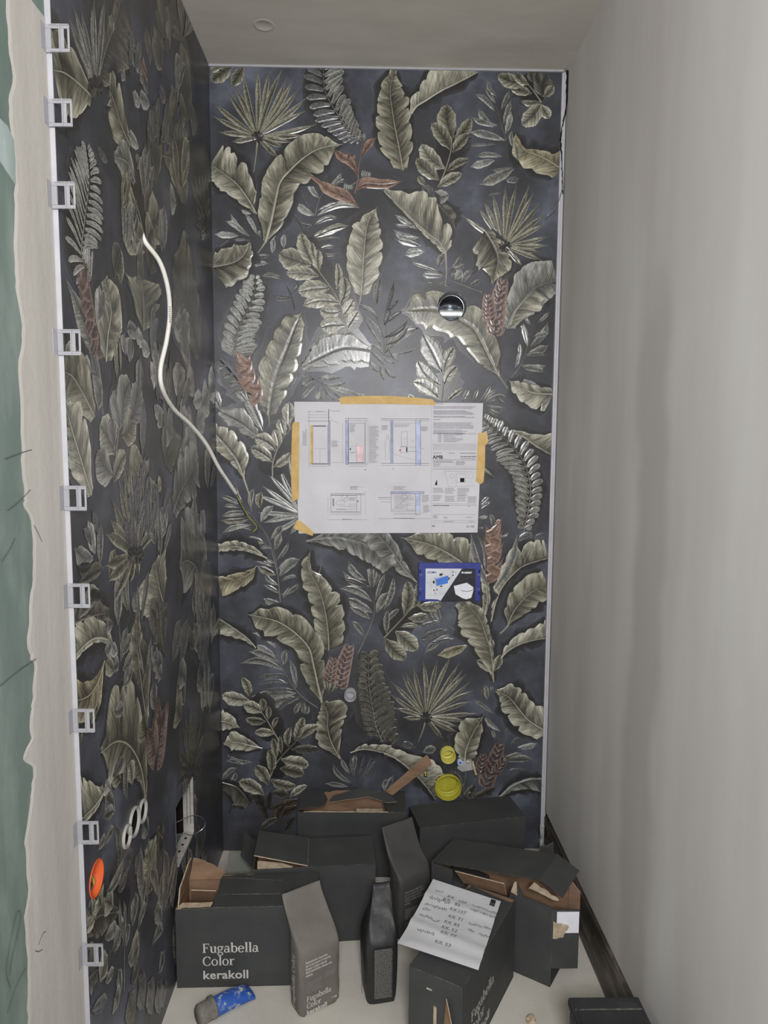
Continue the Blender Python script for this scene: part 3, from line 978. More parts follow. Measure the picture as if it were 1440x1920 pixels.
# ferns
fern('T1', ('ghost', 'grey'), [(1215, 690), (1130, 620), (1040, 500), (930, 300), (915, 90)], [40, 130, 180, 150, 150], [40, 110, 150, 170, 170], 15, 46)
fern('M1', 'pale', [(200, 1010), (215, 940), (240, 800), (310, 650), (370, 500), (378, 370)], [110, 120, 130, 140, 110, 40], [150, 170, 175, 120, 80, 30], 15, 44)
fern('M1', 'grey', [(380, 1420), (260, 1240), (90, 1040)], [70, 90, 50], [0, 0, 0], 6, 40)
fern('P2', ('grey', 'grey'), [(1110, 1080), (1150, 900), (1160, 700), (1090, 500), (920, 310), (790, 190)], [60, 140, 150, 190, 130, 60], [60, 110, 110, 130, 90, 50], 20, 46)
fern('B1', ('dim', 'dim'), [(1420, 620), (1340, 450), (1310, 300), (1280, 100), (1270, -160)], [60, 110, 110, 100, 70], [150, 220, 190, 140, 80], 17, 62)

# palm fans
fan('T1', 'olive', (395, 665), [(35, 385), (40, 500), (75, 625), (185, 705), (150, 295), (205, 255), (275, 150), (397, 105), (490, 108), (595, 112), (635, 170), (680, 200), (735, 265), (790, 345), (780, 455), (870, 562), (770, 655), (670, 710), (600, 750), (560, 830)], 36, [(380, 820), (355, 1000)])
fan('T2', 'olive', (961, 1533), [(610, 1280), (735, 1205), (785, 1150), (860, 1090), (965, 1040), (1055, 1030), (1155, 1040), (1190, 1100), (1255, 1180), (1290, 1265), (1290, 1350), (1315, 1452), (1310, 1527), (1260, 1585), (1260, 1647), (1100, 1690)], 34)
fan('B2', 'olive', (335, 360), [(50, 70), (50, 175), (80, 285), (150, 360), (170, -5), (140, -51 + 70), (230, -61), (308, -111), (430, -121), (545, -151), (605, -81), (635, -31), (660, 9), (690, 69), (720, 139), (705, 229), (740, 325), (660, 390), (590, 435), (590, 480), (470, 530)], 34, [(310, 460), (270, 560)])
fan('P1', 'pale', (760, 960), [(370, 790), (425, 720), (460, 610), (560, 560), (630, 430), (390, 935), (430, 1020), (520, 1100), (650, 1110), (690, 600)], 36)

# broad leaves
sprig('T1', 'olive', [], [((200, 100), (25, 230), 120), ((285, 105), (195, 265), 90), ((110, 100), (20, 150), 60)])
banana('T1', 'light', [(385, 1275), (320, 1160), (230, 1040), (130, 960), (20, 880)], [15, 80, 120, 105, 80], [15, 90, 150, 180, 170], 6)
banana('T1', 'olive', [(455, 1500), (500, 1340), (540, 1150), (575, 1020), (660, 920), (760, 830), (880, 760), (1065, 722)], [20, 120, 130, 130, 140, 150, 120, 0], [20, 110, 140, 150, 160, 160, 130, 0], 6, stem=[(380, 1610)], ribw=20)
banana('M1', 'light', [(1215, 530), (1225, 400), (1235, 230), (1250, 60), (1275, -60), (1345, -180)], [60, 125, 135, 115, 60, 0], [60, 125, 150, 115, 80, 0], 7, stem=[(1190, 640)])
banana('T2', 'olive', [(150, 930), (125, 780), (90, 600), (65, 450), (50, 300), (75, 135)], [70, 150, 140, 110, 80, 25], [40, 110, 130, 140, 95, 25], 7)
banana('T2', 'light', [(215, 480), (260, 420), (340, 370), (450, 300), (600, 225), (740, 150)], [20, 80, 140, 190, 190, 60], [6]*6, 6, ribw=16)
banana('T2', 'warm', [(1425, 930), (1320, 860), (1220, 810), (1120, 770), (1065, 700), (1045, 630)], [100, 130, 125, 95, 40, 0], [150, 60, 40, 12, 15, 0], 4)
banana('T2', 'dim', [(430, 1200), (500, 1280), (560, 1390)], [50, 60, 10], [10, 20, 5], 3)
banana('T2', 'light', [(490, 1590), (440, 1500), (350, 1430), (230, 1320), (120, 1210), (0, 1090)], [30, 40, 30, 15, 12, 8], [70, 150, 240, 210, 110, 30], 7, stem=[(495, 1750), (480, 1880)])
sprig('T2', 'grey', [], [((340, 1150), (520, 1120), 110), ((380, 1190), (300, 1040), 90, 'ghost')])
banana('M2', 'olive', [(800, 10), (870, 130), (905, 250), (860, 430)], [50, 70, 110, 10], [150, 190, 150, 10], 5)
banana('M2', 'grey', [(975, 790), (1030, 660), (1110, 560), (1210, 460), (1375, 405)], [30, 110, 170, 190, 160], [60, 140, 160, 130, 90], 5)
banana('M2', 'light', [(1000, 760), (1040, 660), (1110, 570), (1200, 480)], [0, 0, 0, 0], [60, 120, 140, 100], 3)
banana('M2', 'olive', [(915, 1165), (850, 1040), (780, 900), (715, 790), (600, 715), (430, 640), (290, 635), (140, 655)], [10, 110, 150, 165, 150, 170, 110, 0], [10, 100, 140, 140, 130, 140, 115, 0], 7, stem=[(1000, 1280), (1110, 1350)], ribw=18)
banana('M2', 'light', [(1345, 1310), (1200, 1300), (1080, 1260), (985, 1195)], [140, 110, 60, 0], [50, 60, 50, 0], 4)
sprig('M2', 'grey', [], [((1010, 1190), (1260, 1275), 64)])
banana('M1', 'olive', [(30, 300), (200, 265), (290, 200), (335, 105)], [120, 130, 75, 10], [180, 130, 60, 10], 5)
banana('M1', 'olive', [(480, 1480), (500, 1330), (545, 1150), (620, 960), (690, 780), (745, 655)], [70, 125, 150, 140, 105, 0], [60, 120, 135, 110, 70, 0], 7, stem=[(485, 1500 + 50), (460, 1610)])
banana('M1', 'grey', [(735, 1100), (900, 1010), (1080, 940), (1290, 960)], [30, 150, 120, 30], [30, 110, 130, 110], 5)
banana('P1', 'grey', [(390, 330), (260, 230), (90, 130)], [40, 90, 30], [50, 110, 20], 4)
frond('P1', 'grey', [], [((440, 295), (290, -40), 70), ((300, 60), (215, -20), 40, 'pale')])
sprig('P1', 'grey', [], [((100, 120), (10, -60), 110), ((60, 330), (20, 240), 60)])
banana('P1', 'light', [(285, 670), (235, 530), (140, 400), (20, 270)], [5, 60, 90, 30], [10, 110, 120, 60], 5, stem=[(330, 810), (345, 930)])
banana('L1', 'light', [(470, 200), (350, 140), (220, 105), (85, 120)], [5, 18, 35, 30], [8, 40, 50, 40], 6)
banana('L1', 'warm', [(385, 258), (330, 320), (250, 360), (90, 400)], [0, 50, 80, 110], [0, 40, 50, 60], 2)
banana('L1', 'light', [(380, 910), (330, 850), (270, 800), (180, 740), (90, 685)], [4, 30, 60, 100, 155], [4, 4, 5, 8, 10], 6)
banana('L1', 'olive', [(960, 930), (955, 800), (930, 620), (880, 440), (800, 280), (815, 130)], [60, 110, 110, 110, 65, 0], [110, 140, 150, 90, 20, 0], 8)
banana('L1', 'olive', [(905, 1345), (872, 1200), (838, 1050), (800, 910), (690, 790), (560, 705), (430, 668), (318, 645)], [8, 95, 115, 115, 130, 150, 100, 0], [8, 70, 100, 130, 140, 115, 75, 0], 6, ribw=18)
banana('L1', 'grey', [(780, 62), (1000, 30), (1200, 70), (1350, 150), (1450, 270)], [10, 60, 110, 110, 60], [10, 100, 130, 110, 80], 8)
banana('L2', 'grey', [(260, 390), (150, 270), (40, 110), (-80, -30)], [6, 60, 120, 120], [6, 40, 70, 80], 4)
frond('L1', 'warm', [[(870, 360), (900, 240), (893, 110)]], [])
banana('L2', 'light', [(850, 700), (890, 540), (950, 410), (1080, 275), (1200, 225), (1305, 195)], [4, 40, 105, 165, 170, 150], [6]*6, 7)
sprig('P2', 'grey', [], [((1060, 1165), (1185, 1110), 80), ((1180, 1150), (1300, 1120), 70, 'ghost')])
banana('L2', 'olive', [(985, 735), (1015, 650), (1075, 560), (1170, 470), (1300, 410)], [6, 80, 125, 140, 130], [6, 85, 120, 120, 130], 5, stem=[(930, 790), (865, 815)])
banana('L2', 'light', [(930, 990), (985, 935), (1070, 885), (1180, 850), (1300, 830)], [6, 50, 85, 110, 160], [5]*5, 6, stem=[(880, 1090), (870, 1160)])
banana('L2', 'olive', [(870, 1180), (852, 960), (805, 800), (740, 650), (600, 535)], [6, 130, 190, 170, 60], [6, 20, 45, 60, 40], 8)
sprig('L2', 'light', [], [((860, 1110), (730, 1010), 76), ((870, 1095), (925, 960), 74), ((875, 905), (855, 835), 44)])
banana('L2', 'light', [(800, 650), (820, 520), (800, 380), (770, 250)], [30, 40, 35, 10], [10, 25, 30, 10], 4)
banana('P2', 'light', [(945, 280), (1100, 330), (1200, 400), (1330, 475)], [8, 40, 140, 210], [8, 8, 10, 10], 6)
banana('P2', 'olive', [(720, 1420), (620, 1335), (490, 1250), (340, 1182), (138, 1135)], [40, 70, 110, 110, 0], [100, 180, 150, 100, 0], 5, ribw=16)
banana('P2', 'olive', [(790, 590), (880, 655)], [14, 0], [14, 0], 0)
banana('B1', 'light', [(60, 385), (150, 400), (250, 440)], [100, 70, 5], [90, 55, 5], 3)
banana('B1', 'light', [(430, 605), (320, 580), (220, 555), (125, 570)], [5, 60, 80, 10], [5, 60, 90, 10], 4)
banana('B1', 'olive', [(1050, 690), (980, 560), (950, 440), (950, 330), (910, 240)], [8, 110, 90, 70, 20], [8, 110, 150, 165, 40], 7)
banana('B1', 'light', [(1130, 640), (1250, 612), (1440, 650)], [4, 45, 80], [4, 8, 8], 5)
banana('B2', 'light', [(0, 645), (100, 690), (220, 785), (330, 900), (410, 1010)], [70, 90, 190, 190, 60], [8]*5, 7)
sprig('B2', 'grey', [], [((310, 640), (415, 610), 76), ((250, 600), (140, 560), 70, 'ghost')])
banana('B2', 'olive', [(640, 705), (655, 610), (710, 480), (792, 342)], [60, 120, 140, 0], [100, 90, 70, 0], 5, ribw=14)
frond('B2', 'grey', [[(640, 700), (650, 800), (615, 1010)]], [((620, 1010), (520, 760), 60, 'dim')])
banana('B2', 'light', [(1300, 480), (1150, 385), (1060, 280), (990, 200), (890, 150)], [100, 120, 120, 80, 10], [190, 140, 120, 110, 20], 6)
banana('B2', 'grey', [(915, 995), (1020, 905), (1150, 855), (1280, 850)], [10, 15, 15, 12], [10, 60, 110, 130], 3, ribw=18)
sprig('B2', 'dim', [], [((620, 1010), (720, 890), 84), ((700, 1000), (890, 910), 84), ((740, 870), (805, 735), 64), ((650, 990), (700, 950), 50)])
banana('B1', 'dim', [(85, 870), (230, 920), (335, 1050)], [8, 10, 10], [60, 150, 60], 3)
sprig('B1', 'dark', [], [((480, 1180), (310, 865), 96), ((490, 1100), (510, 940), 56), ((490, 1090), (730, 1010), 70, 'brown'), ((500, 1150), (720, 1060), 80, 'brown'), ((540, 1180), (600, 1060), 70, 'brown'), ((420, 1250), (560, 1160), 60, 'dim'), ((610, 1260), (690, 1150), 60, 'dark'), ((1160, 1060), (1080, 1010), 50, 'dim')])

# sprigs
sprig('T2', 'olive', [[(440, 1040), (490, 920), (530, 780), (542, 680), (585, 640)]], [((545, 680), (500, 400), 150), ((530, 770), (370, 550), 112), ((560, 680), (690, 510), 92), ((545, 790), (675, 640), 84), ((485, 915), (295, 715), 134, 'light'), ((500, 940), (685, 845), 62), ((425, 1065), (625, 955), 84, 'light'), ((440, 1010), (250, 830), 110), ((330, 1050), (270, 975), 50)])
sprig('T2', 'olive', [[(1250, 390), (1180, 290), (1090, 190)]], [((1175, 320), (1000, 280), 76), ((1130, 240), (900, 165), 110), ((1150, 250), (1040, 145), 70), ((1265, 350), (1295, 165), 150, 'dim'), ((1265, 350), (1345, 250), 70), ((1240, 385), (1085, 375), 48), ((1245, 400), (1088, 572), 134, 'light'), ((1250, 410), (1312, 522), 84, 'light'), ((1190, 230), (1160, 140), 60, 'dim'), ((1230, 260), (1215, 140), 64, 'dim')])
sprig('M1', 'light', [[(1110, 825), (1090, 700), (1000, 500), (850, 290), (740, 100)]], [((820, 285), (555, 190), 172), ((880, 370), (612, 355), 112), ((970, 465), (708, 500), 144), ((1050, 590), (752, 610), 120), ((1060, 650), (885, 640), 120), ((1090, 765), (888, 785), 144), ((1105, 795), (1200, 650), 100), ((1070, 695), (1165, 555), 92), ((1050, 595), (1075, 370), 90), ((1020, 475), (1020, 260), 62), ((885, 330), (880, 155), 92), ((830, 275), (740, 20), 112), ((850, 240), (825, 100), 60), ((605, 150), (610, 40), 46, 'pale')])
sprig('M2', 'grey', [[(460, 1370), (470, 1240), (465, 1140)]], [((465, 1145), (300, 825), 164), ((475, 1115), (560, 930), 96, 'olive'), ((475, 1240), (585, 1080), 96, 'olive'), ((450, 1240), (262, 1035), 130), ((440, 1345), (222, 1212), 136, 'light'), ((500, 1365), (632, 1262), 54, 'olive'), ((250, 1340), (190, 1310), 40, 'light')])
sprig('P1', 'light', [[(512, 655), (520, 520), (590, 350), (665, 270)]], [((540, 445), (363, 340), 134), ((515, 535), (333, 420), 112), ((520, 575), (662, 455), 74), ((560, 425), (520, 275), 84), ((610, 325), (570, 185), 84), ((640, 245), (640, 55), 112), ((650, 280), (695, 170), 54)])
sprig('L2', 'olive', [[(0, 830), (160, 660), (300, 500)]], [((160, 655), (180, 370), 112), ((232, 595), (262, 390), 74), ((262, 575), (470, 548), 92), ((190, 675), (360, 650), 84), ((130, 745), (280, 740), 44), ((90, 775), (268, 935), 144, 'light'), ((10, 835), (185, 998), 134), ((20, 700), (125, 598), 44, 'grey'), ((0, 605), (75, 345), 54, 'grey'), ((20, 795), (28, 605), 54, 'grey')])
sprig('B1', 'olive', [[(560, 540), (440, 340), (330, 230)], [(490, 840), (560, 700), (705, 545)]], [((330, 222), (108, 175), 124, 'light'), ((326, 195), (265, 42), 76), ((430, 322), (278, 262), 112, 'light'), ((460, 392), (296, 372), 74), ((440, 305), (425, 208), 62), ((480, 375), (482, 270), 52), ((520, 445), (562, 358), 42), ((530, 490), (366, 482), 78, 'light'), ((708, 545), (885, 428), 92), ((690, 545), (760, 352), 86), ((640, 595), (662, 436), 66), ((582, 650), (575, 502), 46), ((540, 692), (515, 518), 62), ((500, 805), (480, 608), 84), ((580, 692), (808, 740), 124, 'light'), ((660, 615), (888, 608), 84, 'dim'), ((570, 765), (768, 812), 112), ((495, 855), (708, 902), 94), ((480, 895), (372, 742), 112), ((445, 975), (238, 868), 124, 'light'), ((500, 955), (642, 975), 84, 'dim'), ((650, 995), (792, 898), 64, 'light')])

# flowers
p = Print('printed_bird_flower', 'T1')
p.strip([(1165, 1115), (1190, 1010), (1195, 920), (1215, 800), (1230, 640)], 12, 'rust')
p.leaf([(1195, 965), (1130, 860), (1060, 820), (985, 752)], [8, 38, 32, 0], [8, 30, 26, 0], 'rust', n=20)
p.leaf([(1195, 1212), (1090, 1140), (960, 1085), (880, 1020), (755, 930)], [4, 46, 40, 18, 0], [4, 50, 44, 14, 0], 'rust', n=26)
p.leaf([(1178, 1085), (1250, 1040), (1400, 1045), (1560, 1015)], [8, 50, 40, 0], [8, 34, 30, 0], 'rust', n=24)
p.leaf([(1225, 812), (1275, 730), (1345, 662)], [10, 32, 0], [10, 24, 0], 'rust', n=14)
for cx_, cy_ in ((1225, 985), (1085, 1090)):
    for k in range(4):
        p.blade((cx_+k*18, cy_), (cx_+k*18+8, cy_-62+k*6), 20, 'pale', 0)
p.blade((1110, 840), (1115, 780), 24, 'rust')
p.blade((1150, 850), (1165, 800), 24, 'rust')
p.blade((1240, 700), (1235, 630), 18, 'pale')
p.done(slab_b)
bracts('M1', 'rust', [(390, 1340), (330, 1210), (300, 1120), (285, 1000)], 92, 6)
bracts('P2', 'rust', [(850, 1460), (860, 1300), (865, 1180), (870, 1040)], 96, 7)
frond('P2', 'grey', [], [((840, 1540), (690, 1095), 46), ((880, 1540), (1055, 1105), 46), ((800, 1440), (730, 1100), 24), ((880, 1060), (935, 980), 24, 'rust'), ((860, 1040), (835, 945), 30, 'grey'), ((910, 1130), (995, 1090), 14, 'pale')])
spike('M2', 'red', [([(880, 830), (905, 600), (950, 380)], 66, 8), ([(840, 720), (824, 510)], 52, 6)])
sprig('M2', 'light', [], [((860, 800), (850, 675), 50)])
spike('L1', 'red', [([(1040, 1220), (1080, 1040), (1128, 880)], 62, 8), ([(960, 1180), (995, 980)], 46, 6)])
sprig('L1', 'olive', [], [((960, 1270), (990, 1140), 56), ((940, 1250), (930, 1130), 40)])
spike('B2', 'dkred', [([(800, 900), (870, 720), (925, 560)], 62, 8), ([(760, 800), (790, 640)], 42, 5), ([(880, 800), (985, 650)], 40, 5)])

# ---- left wall (traced widths in millimetres)
rnd = random.Random(4)
fan('X1', 'grey', (590, 535), [(345, 140), (410, 90), (440, 10), (490, 40), (555, 40), (575, -20), (640, -20)], 22)
banana('X1', 'dim', [(590, 545), (640, 330), (700, 150), (745, -20)], [10, 20, 20, 20], [15, 70, 90, 100], 5)
banana('X1', 'olive', [(560, 590), (490, 520), (400, 450), (330, 430)], [20, 60, 70, 40], [20, 50, 60, 40], 4)
frond('X1', 'grey', [], [((770, 490), (715, 310), 40), ((880, 450), (770, 170), 30), ((905, 580), (870, 420), 30), ((690, 200), (680, 90), 24), ((920, 400), (890, 150), 40, 'ghost'), ((1000, 420), (960, 200), 90, 'dim'), ((800, 300), (760, 160), 26, 'ghost'), ((860, 620), (810, 560), 26, 'pale'), ((915, 640), (850, 610), 30, 'pale'), ((970, 780), (950, 650), 40, 'grey'), ((850, 905), (780, 820), 26, 'pale'), ((660, 990), (590, 890), 16, 'ghost'), ((1020, 600), (970, 560), 30, 'ghost')])
banana('X1', 'dim', [(1030, 330), (1010, 220), (960, 160)], [80, 110, 30], [60, 90, 30], 3)
banana('X1', 'dim', [(1120, 260), (1090, 100), (1040, -30)], [90, 140, 100], [60, 120, 100], 4)
banana('X1', 'rust', [(905, 500), (880, 440), (865, 390)], [20, 40, 10], [20, 30, 10], 2)
banana('X1', 'olive', [(800, 900), (740, 760), (690, 600), (670, 560)], [20, 60, 40, 10], [20, 70, 50, 10], 5)
banana('X1', 'grey', [(830, 1120), (780, 1000), (700, 960)], [15, 60, 10], [15, 40, 10], 3)
sprig('X1', 'olive', [[(880, 1440), (850, 1300), (800, 1140)]], [((830, 1250), (750, 1150), 95), ((835, 1310), (755, 1240), 85, 'light'), ((870, 1400), (765, 1320), 90), ((890, 1300), (930, 1170), 110), ((900, 1380), (980, 1290), 120), ((860, 1480), (740, 1400), 60), ((900, 1500), (940, 1400), 90)])
banana('X1', 'dim', [(960, 1130), (940, 1000), (900, 860)], [60, 130, 40], [60, 110, 40], 4)
banana('X1', 'dim', [(1140, 1260), (1100, 1000), (1060, 800)], [50, 160, 50], [50, 140, 50], 5)
banana('X1', 'dim', [(1150, 760), (1130, 600), (1080, 440)], [50, 160, 50], [50, 130, 50], 4)
sprig('X1', 'grey', [], [((1080, 1250), (1040, 1205), 80, 'pale'), ((1150, 800), (1100, 700), 120, 'dim'), ((1140, 720), (1110, 680), 90, 'grey'), ((1210, 780), (1160, 720), 90, 'ghost'), ((1060, 860), (1020, 700), 120, 'dim'), ((950, 880), (930, 780), 90, 'dim')])
fan('X1', 'dim', (1262, 1380), [(1160, 1080), (1185, 1050), (1210, 1030), (1235, 1040), (1255, 1050), (1275, 1080), (1290, 1200), (1180, 1200), (1200, 1380), (1295, 1300), (1290, 1440), (1230, 1470)], 34)
fern('X1', ('pale', 'pale'), [(560, 1720), (500, 1560), (520, 1330), (545, 1100), (525, 900)], [50, 70, 85, 65, 20], [50, 70, 80, 55, 20], 22, 11)
bracts('X2', 'dkred', [(600, 720), (560, 560), (530, 400), (505, 230)], 38, 8)
frond('X2', 'grey', [], [((630, 1110), (400, 260), 44), ((560, 840), (505, 760), 30, 'pale'), ((600, 560), (610, 300), 26, 'pale'), ((600, 1080), (585, 860), 34), ((610, 520), (640, 340), 20, 'ghost')])
banana('X2', 'light', [(650, 780), (660, 620), (680, 460), (640, 270)], [30, 70, 70, 20], [30, 60, 60, 20], 6)
banana('X2', 'olive', [(580, 1120), (520, 1000), (450, 880), (395, 840)], [20, 50, 60, 50], [20, 60, 60, 40], 4)
banana('X2', 'light', [(560, 1600), (500, 1400), (440, 1200), (400, 1050)], [15, 50, 60, 40], [15, 60, 60, 20], 5)
sprig('X2', 'grey', [[(690, 1520), (720, 1260), (760, 900)]], [((735, 1200), (715, 940), 80), ((745, 1180), (800, 900), 90), ((745, 1235), (825, 1095), 80, 'olive'), ((705, 1350), (605, 1170), 85, 'light'), ((690, 1475), (595, 1315), 80), ((692, 1525), (775, 1345), 50, 'olive'), ((700, 1300), (685, 1120), 60), ((800, 1140), (850, 900), 90)])
banana('X2', 'olive', [(880, 590), (880, 440), (870, 270)], [50, 120, 50], [60, 140, 60], 6)
sprig('X2', 'dim', [], [((890, 100), (840, 30), 90, 'olive'), ((880, 180), (840, 120), 80), ((880, 280), (850, 200), 90), ((920, 250), (940, 130), 90), ((740, 300), (700, 80), 70, 'olive'), ((700, 260), (740, 80), 60)])
banana('X2', 'dim', [(1225, 760), (1190, 560), (1130, 350), (1060, 170)], [40, 130, 170, 30], [40, 110, 150, 30], 5)
banana('X2', 'grey', [(1160, 840), (1130, 620), (1110, 440)], [20, 90, 30], [20, 80, 30], 4)
frond('X2', 'grey', [], [((1060, 440), (1100, 370), 60), ((1080, 560), (1110, 500), 40), ((850, 620), (770, 590), 30), ((870, 625), (830, 600), 30, 'pale'), ((880, 660), (840, 640), 30, 'pale'), ((920, 720), (860, 670), 30, 'pale'), ((960, 860), (920, 880), 50, 'pale'), ((1000, 1080), (940, 1040), 30, 'pale'), ((790, 780), (800, 620), 40), ((770, 740), (760, 600), 30), ((990, 1180), (970, 1100), 40), ((850, 1000), (860, 740), 40, 'ghost'), ((870, 1350), (880, 1000), 36, 'ghost'), ((960, 1000), (1020, 800), 80, 'ghost')])
sprig('X2', 'grey', [], [((1120, 1020), (1100, 780), 130), ((1150, 980), (1190, 880), 100), ((1200, 1160), (1250, 1060), 110, 'grey'), ((1120, 1150), (1140, 1060), 110, 'grey'), ((1060, 1230), (1020, 1180), 110, 'grey'), ((1230, 1060), (1280, 960), 120, 'pale'), ((1280, 1010), (1320, 920), 130, 'pale'), ((1190, 1400), (1200, 1310), 90, 'pale'), ((1130, 1360), (1110, 1290), 90), ((1180, 1030), (1240, 990), 60, 'pale'), ((1140, 1120), (1100, 1060), 60, 'pale')])
banana('X2', 'olive', [(860, 1560), (850, 1440), (870, 1370)], [30, 60, 10], [40, 70, 10], 4)
banana('X2', 'grey', [(1120, 1570), (1170, 1400), (1210, 1330)], [60, 120, 40], [50, 120, 40], 5)
banana('X2', 'dim', [(1010, 1420), (1050, 1260), (1060, 1180)], [60, 120, 20], [50, 110, 20], 4)
fan('X3', 'olive', (830, 525), [(680, 175), (665, 300), (640, 395), (720, 40), (755, -60), (790, -100), (825, -110), (855, -90), (890, -40), (915, 40), (945, 230), (960, 370), (640, 590), (660, 690), (715, 775), (850, 650), (795, 700)], 26)
frond('X3', 'grey', [], [((580, 520), (535, 310), 30, 'pale'), ((610, 590), (615, 320), 24), ((570, 545), (450, 480), 30), ((480, 700), (640, 600), 24, 'dim'), ((480, 910), (610, 735), 32, 'grey'), ((560, 470), (505, 360), 18, 'ghost'), ((665, 670), (705, 480), 30, 'olive'), ((720, 960), (740, 640), 40), ((700, 800), (735, 700), 30), ((600, 400), (560, 250), 16, 'ghost'), ((560, 580), (470, 590), 20, 'dark'), ((630, 800), (530, 800), 18, 'dark')])
banana('X3', 'light', [(1000, 820), (970, 700), (950, 560)], [100, 150, 30], [60, 110, 30], 8)
banana('X3', 'grey', [(1200, 760), (1210, 620), (1150, 560), (1100, 590)], [20, 60, 100, 10], [40, 130, 150, 10], 3)
banana('X3', 'olive', [(960, 250), (940, 160), (950, 80)], [30, 60, 10], [30, 70, 10], 3)
banana('X3', 'grey', [(1060, 270), (1110, 130), (1190, 0)], [40, 90, 90], [30, 60, 90], 4)
banana('X3', 'warm', [(930, 380), (900, 330), (880, 240)], [10, 50, 10], [10, 50, 10], 3)
banana('X3', 'dim', [(440, 950), (560, 900), (670, 880)], [30, 30, 10], [40, 30, 10], 3)
banana('X3', 'light', [(700, 1090), (640, 1040), (560, 1045), (470, 1130), (435, 1200)], [5, 8, 10, 10, 10], [5, 30, 45, 60, 40], 6)
banana('X3', 'warm', [(640, 1170), (600, 1300), (540, 1390), (430, 1430)], [0, 30, 40, 40], [0, 20, 30, 40], 2)
banana('X3', 'warm', [(560, 1560), (590, 1430), (640, 1180)], [20, 30, 0], [10, 20, 0], 2)
frond('X3', 'grey', [[(740, 1180), (730, 950)]], [((745, 1160), (780, 960), 30), ((750, 1230), (815, 1130), 26), ((745, 1130), (810, 990), 24), ((770, 1380), (790, 1200), 24), ((720, 1120), (680, 1060), 24, 'pale'), ((640, 1110), (680, 1060), 30), ((690, 950), (640, 980), 24), ((700, 1240), (640, 1180), 30, 'olive'), ((690, 1220), (730, 1180), 26), ((760, 1330), (810, 1190), 20), ((700, 1480), (760, 1440), 26)])
banana('X3', 'olive', [(900, 1560), (870, 1350), (840, 1100), (840, 870)], [20, 70, 50, 10], [20, 80, 40, 10], 6)
banana('X3', 'dim', [(890, 1260), (900, 1150), (910, 1090)], [40, 70, 10], [40, 70, 10], 4)
frond('X3', 'ghost', [], [((960, 1050), (990, 850), 120), ((1000, 1000), (960, 900), 90), ((1050, 1180), (1110, 900), 60), ((1100, 1200), (1150, 900), 60), ((1230, 1000), (1300, 560), 120), ((1250, 1150), (1200, 900), 90), ((1020, 900), (1000, 820), 60)])
sprig('X3', 'grey', [], [((980, 1160), (940, 1140), 60), ((1000, 1220), (950, 1180), 70), ((990, 1280), (970, 1250), 50), ((1130, 1440), (1080, 1330), 110, 'olive'), ((1110, 1530), (1080, 1450), 110, 'olive'), ((1140, 1310), (1090, 1260), 90), ((1260, 1280), (1220, 1190), 120), ((1280, 1380), (1240, 1320), 100), ((950, 1480), (945, 1300), 60), ((1160, 1100), (1180, 990), 110, 'dim'), ((1200, 1090), (1240, 1040), 120, 'grey')])
banana('X4', 'olive', [(890, 580), (880, 420), (850, 290), (790, 190), (710, 165), (615, 235)], [5, 15, 60, 60, 90, 0], [5, 30, 70, 120, 110, 10], 5, ribw=8)
banana('X4', 'light', [(640, 470), (580, 560), (460, 680)], [5, 12, 12], [20, 60, 90], 6)
sprig('X4', 'olive', [], [((740, 400), (700, 310), 50), ((810, 430), (790, 300), 50, 'light'), ((900, 120), (870, 20), 90), ((480, 200), (470, 110), 40, 'dim')])
spike('X4', 'dkred', [([(955, 300), (970, 160), (985, 20)], 60, 9), ([(940, 250), (925, 100)], 40, 6)])
fan('X4', 'dim', (1180, 350), [(1085, 230), (1115, 60), (1135, 0), (1160, -40), (1185, -50), (1210, -30), (1235, 20), (1255, 100), (1260, 190), (1090, 340), (1100, 420), (1230, 330), (1220, 380)], 30)
frond('X4', 'grey', [[(890, 700), (890, 560), (860, 300)]], [((680, 460), (645, 400), 30, 'pale'), ((700, 600), (640, 500), 34), ((630, 625), (700, 590), 22), ((690, 380), (760, 260), 24, 'ghost'), ((775, 520), (780, 260), 24), ((910, 720), (870, 660), 40), ((640, 800), (700, 690), 18), ((600, 830), (650, 760), 18), ((760, 950), (800, 800), 34, 'ghost'), ((700, 1050), (820, 820), 40, 'ghost'), ((650, 1090), (760, 870), 24), ((820, 980), (850, 830), 34, 'ghost'), ((720, 1080), (780, 960), 24, 'ghost'), ((960, 800), (985, 650), 60, 'dim'), ((960, 900), (1000, 760), 60, 'dim')])
banana('X4', 'olive', [(930, 1080), (920, 950), (900, 800)], [40, 70, 20], [40, 70, 20], 5)
sprig('X4', 'light', [[(770, 1300), (720, 1210), (640, 1160)]], [((600, 1180), (540, 1190), 70), ((620, 1170), (600, 1110), 60), ((690, 1180), (640, 1150), 50), ((560, 1240), (530, 1190), 40, 'grey')])
banana('X4', 'dim', [(520, 1330), (600, 1240), (720, 1210)], [10, 30, 10], [20, 40, 10], 4)
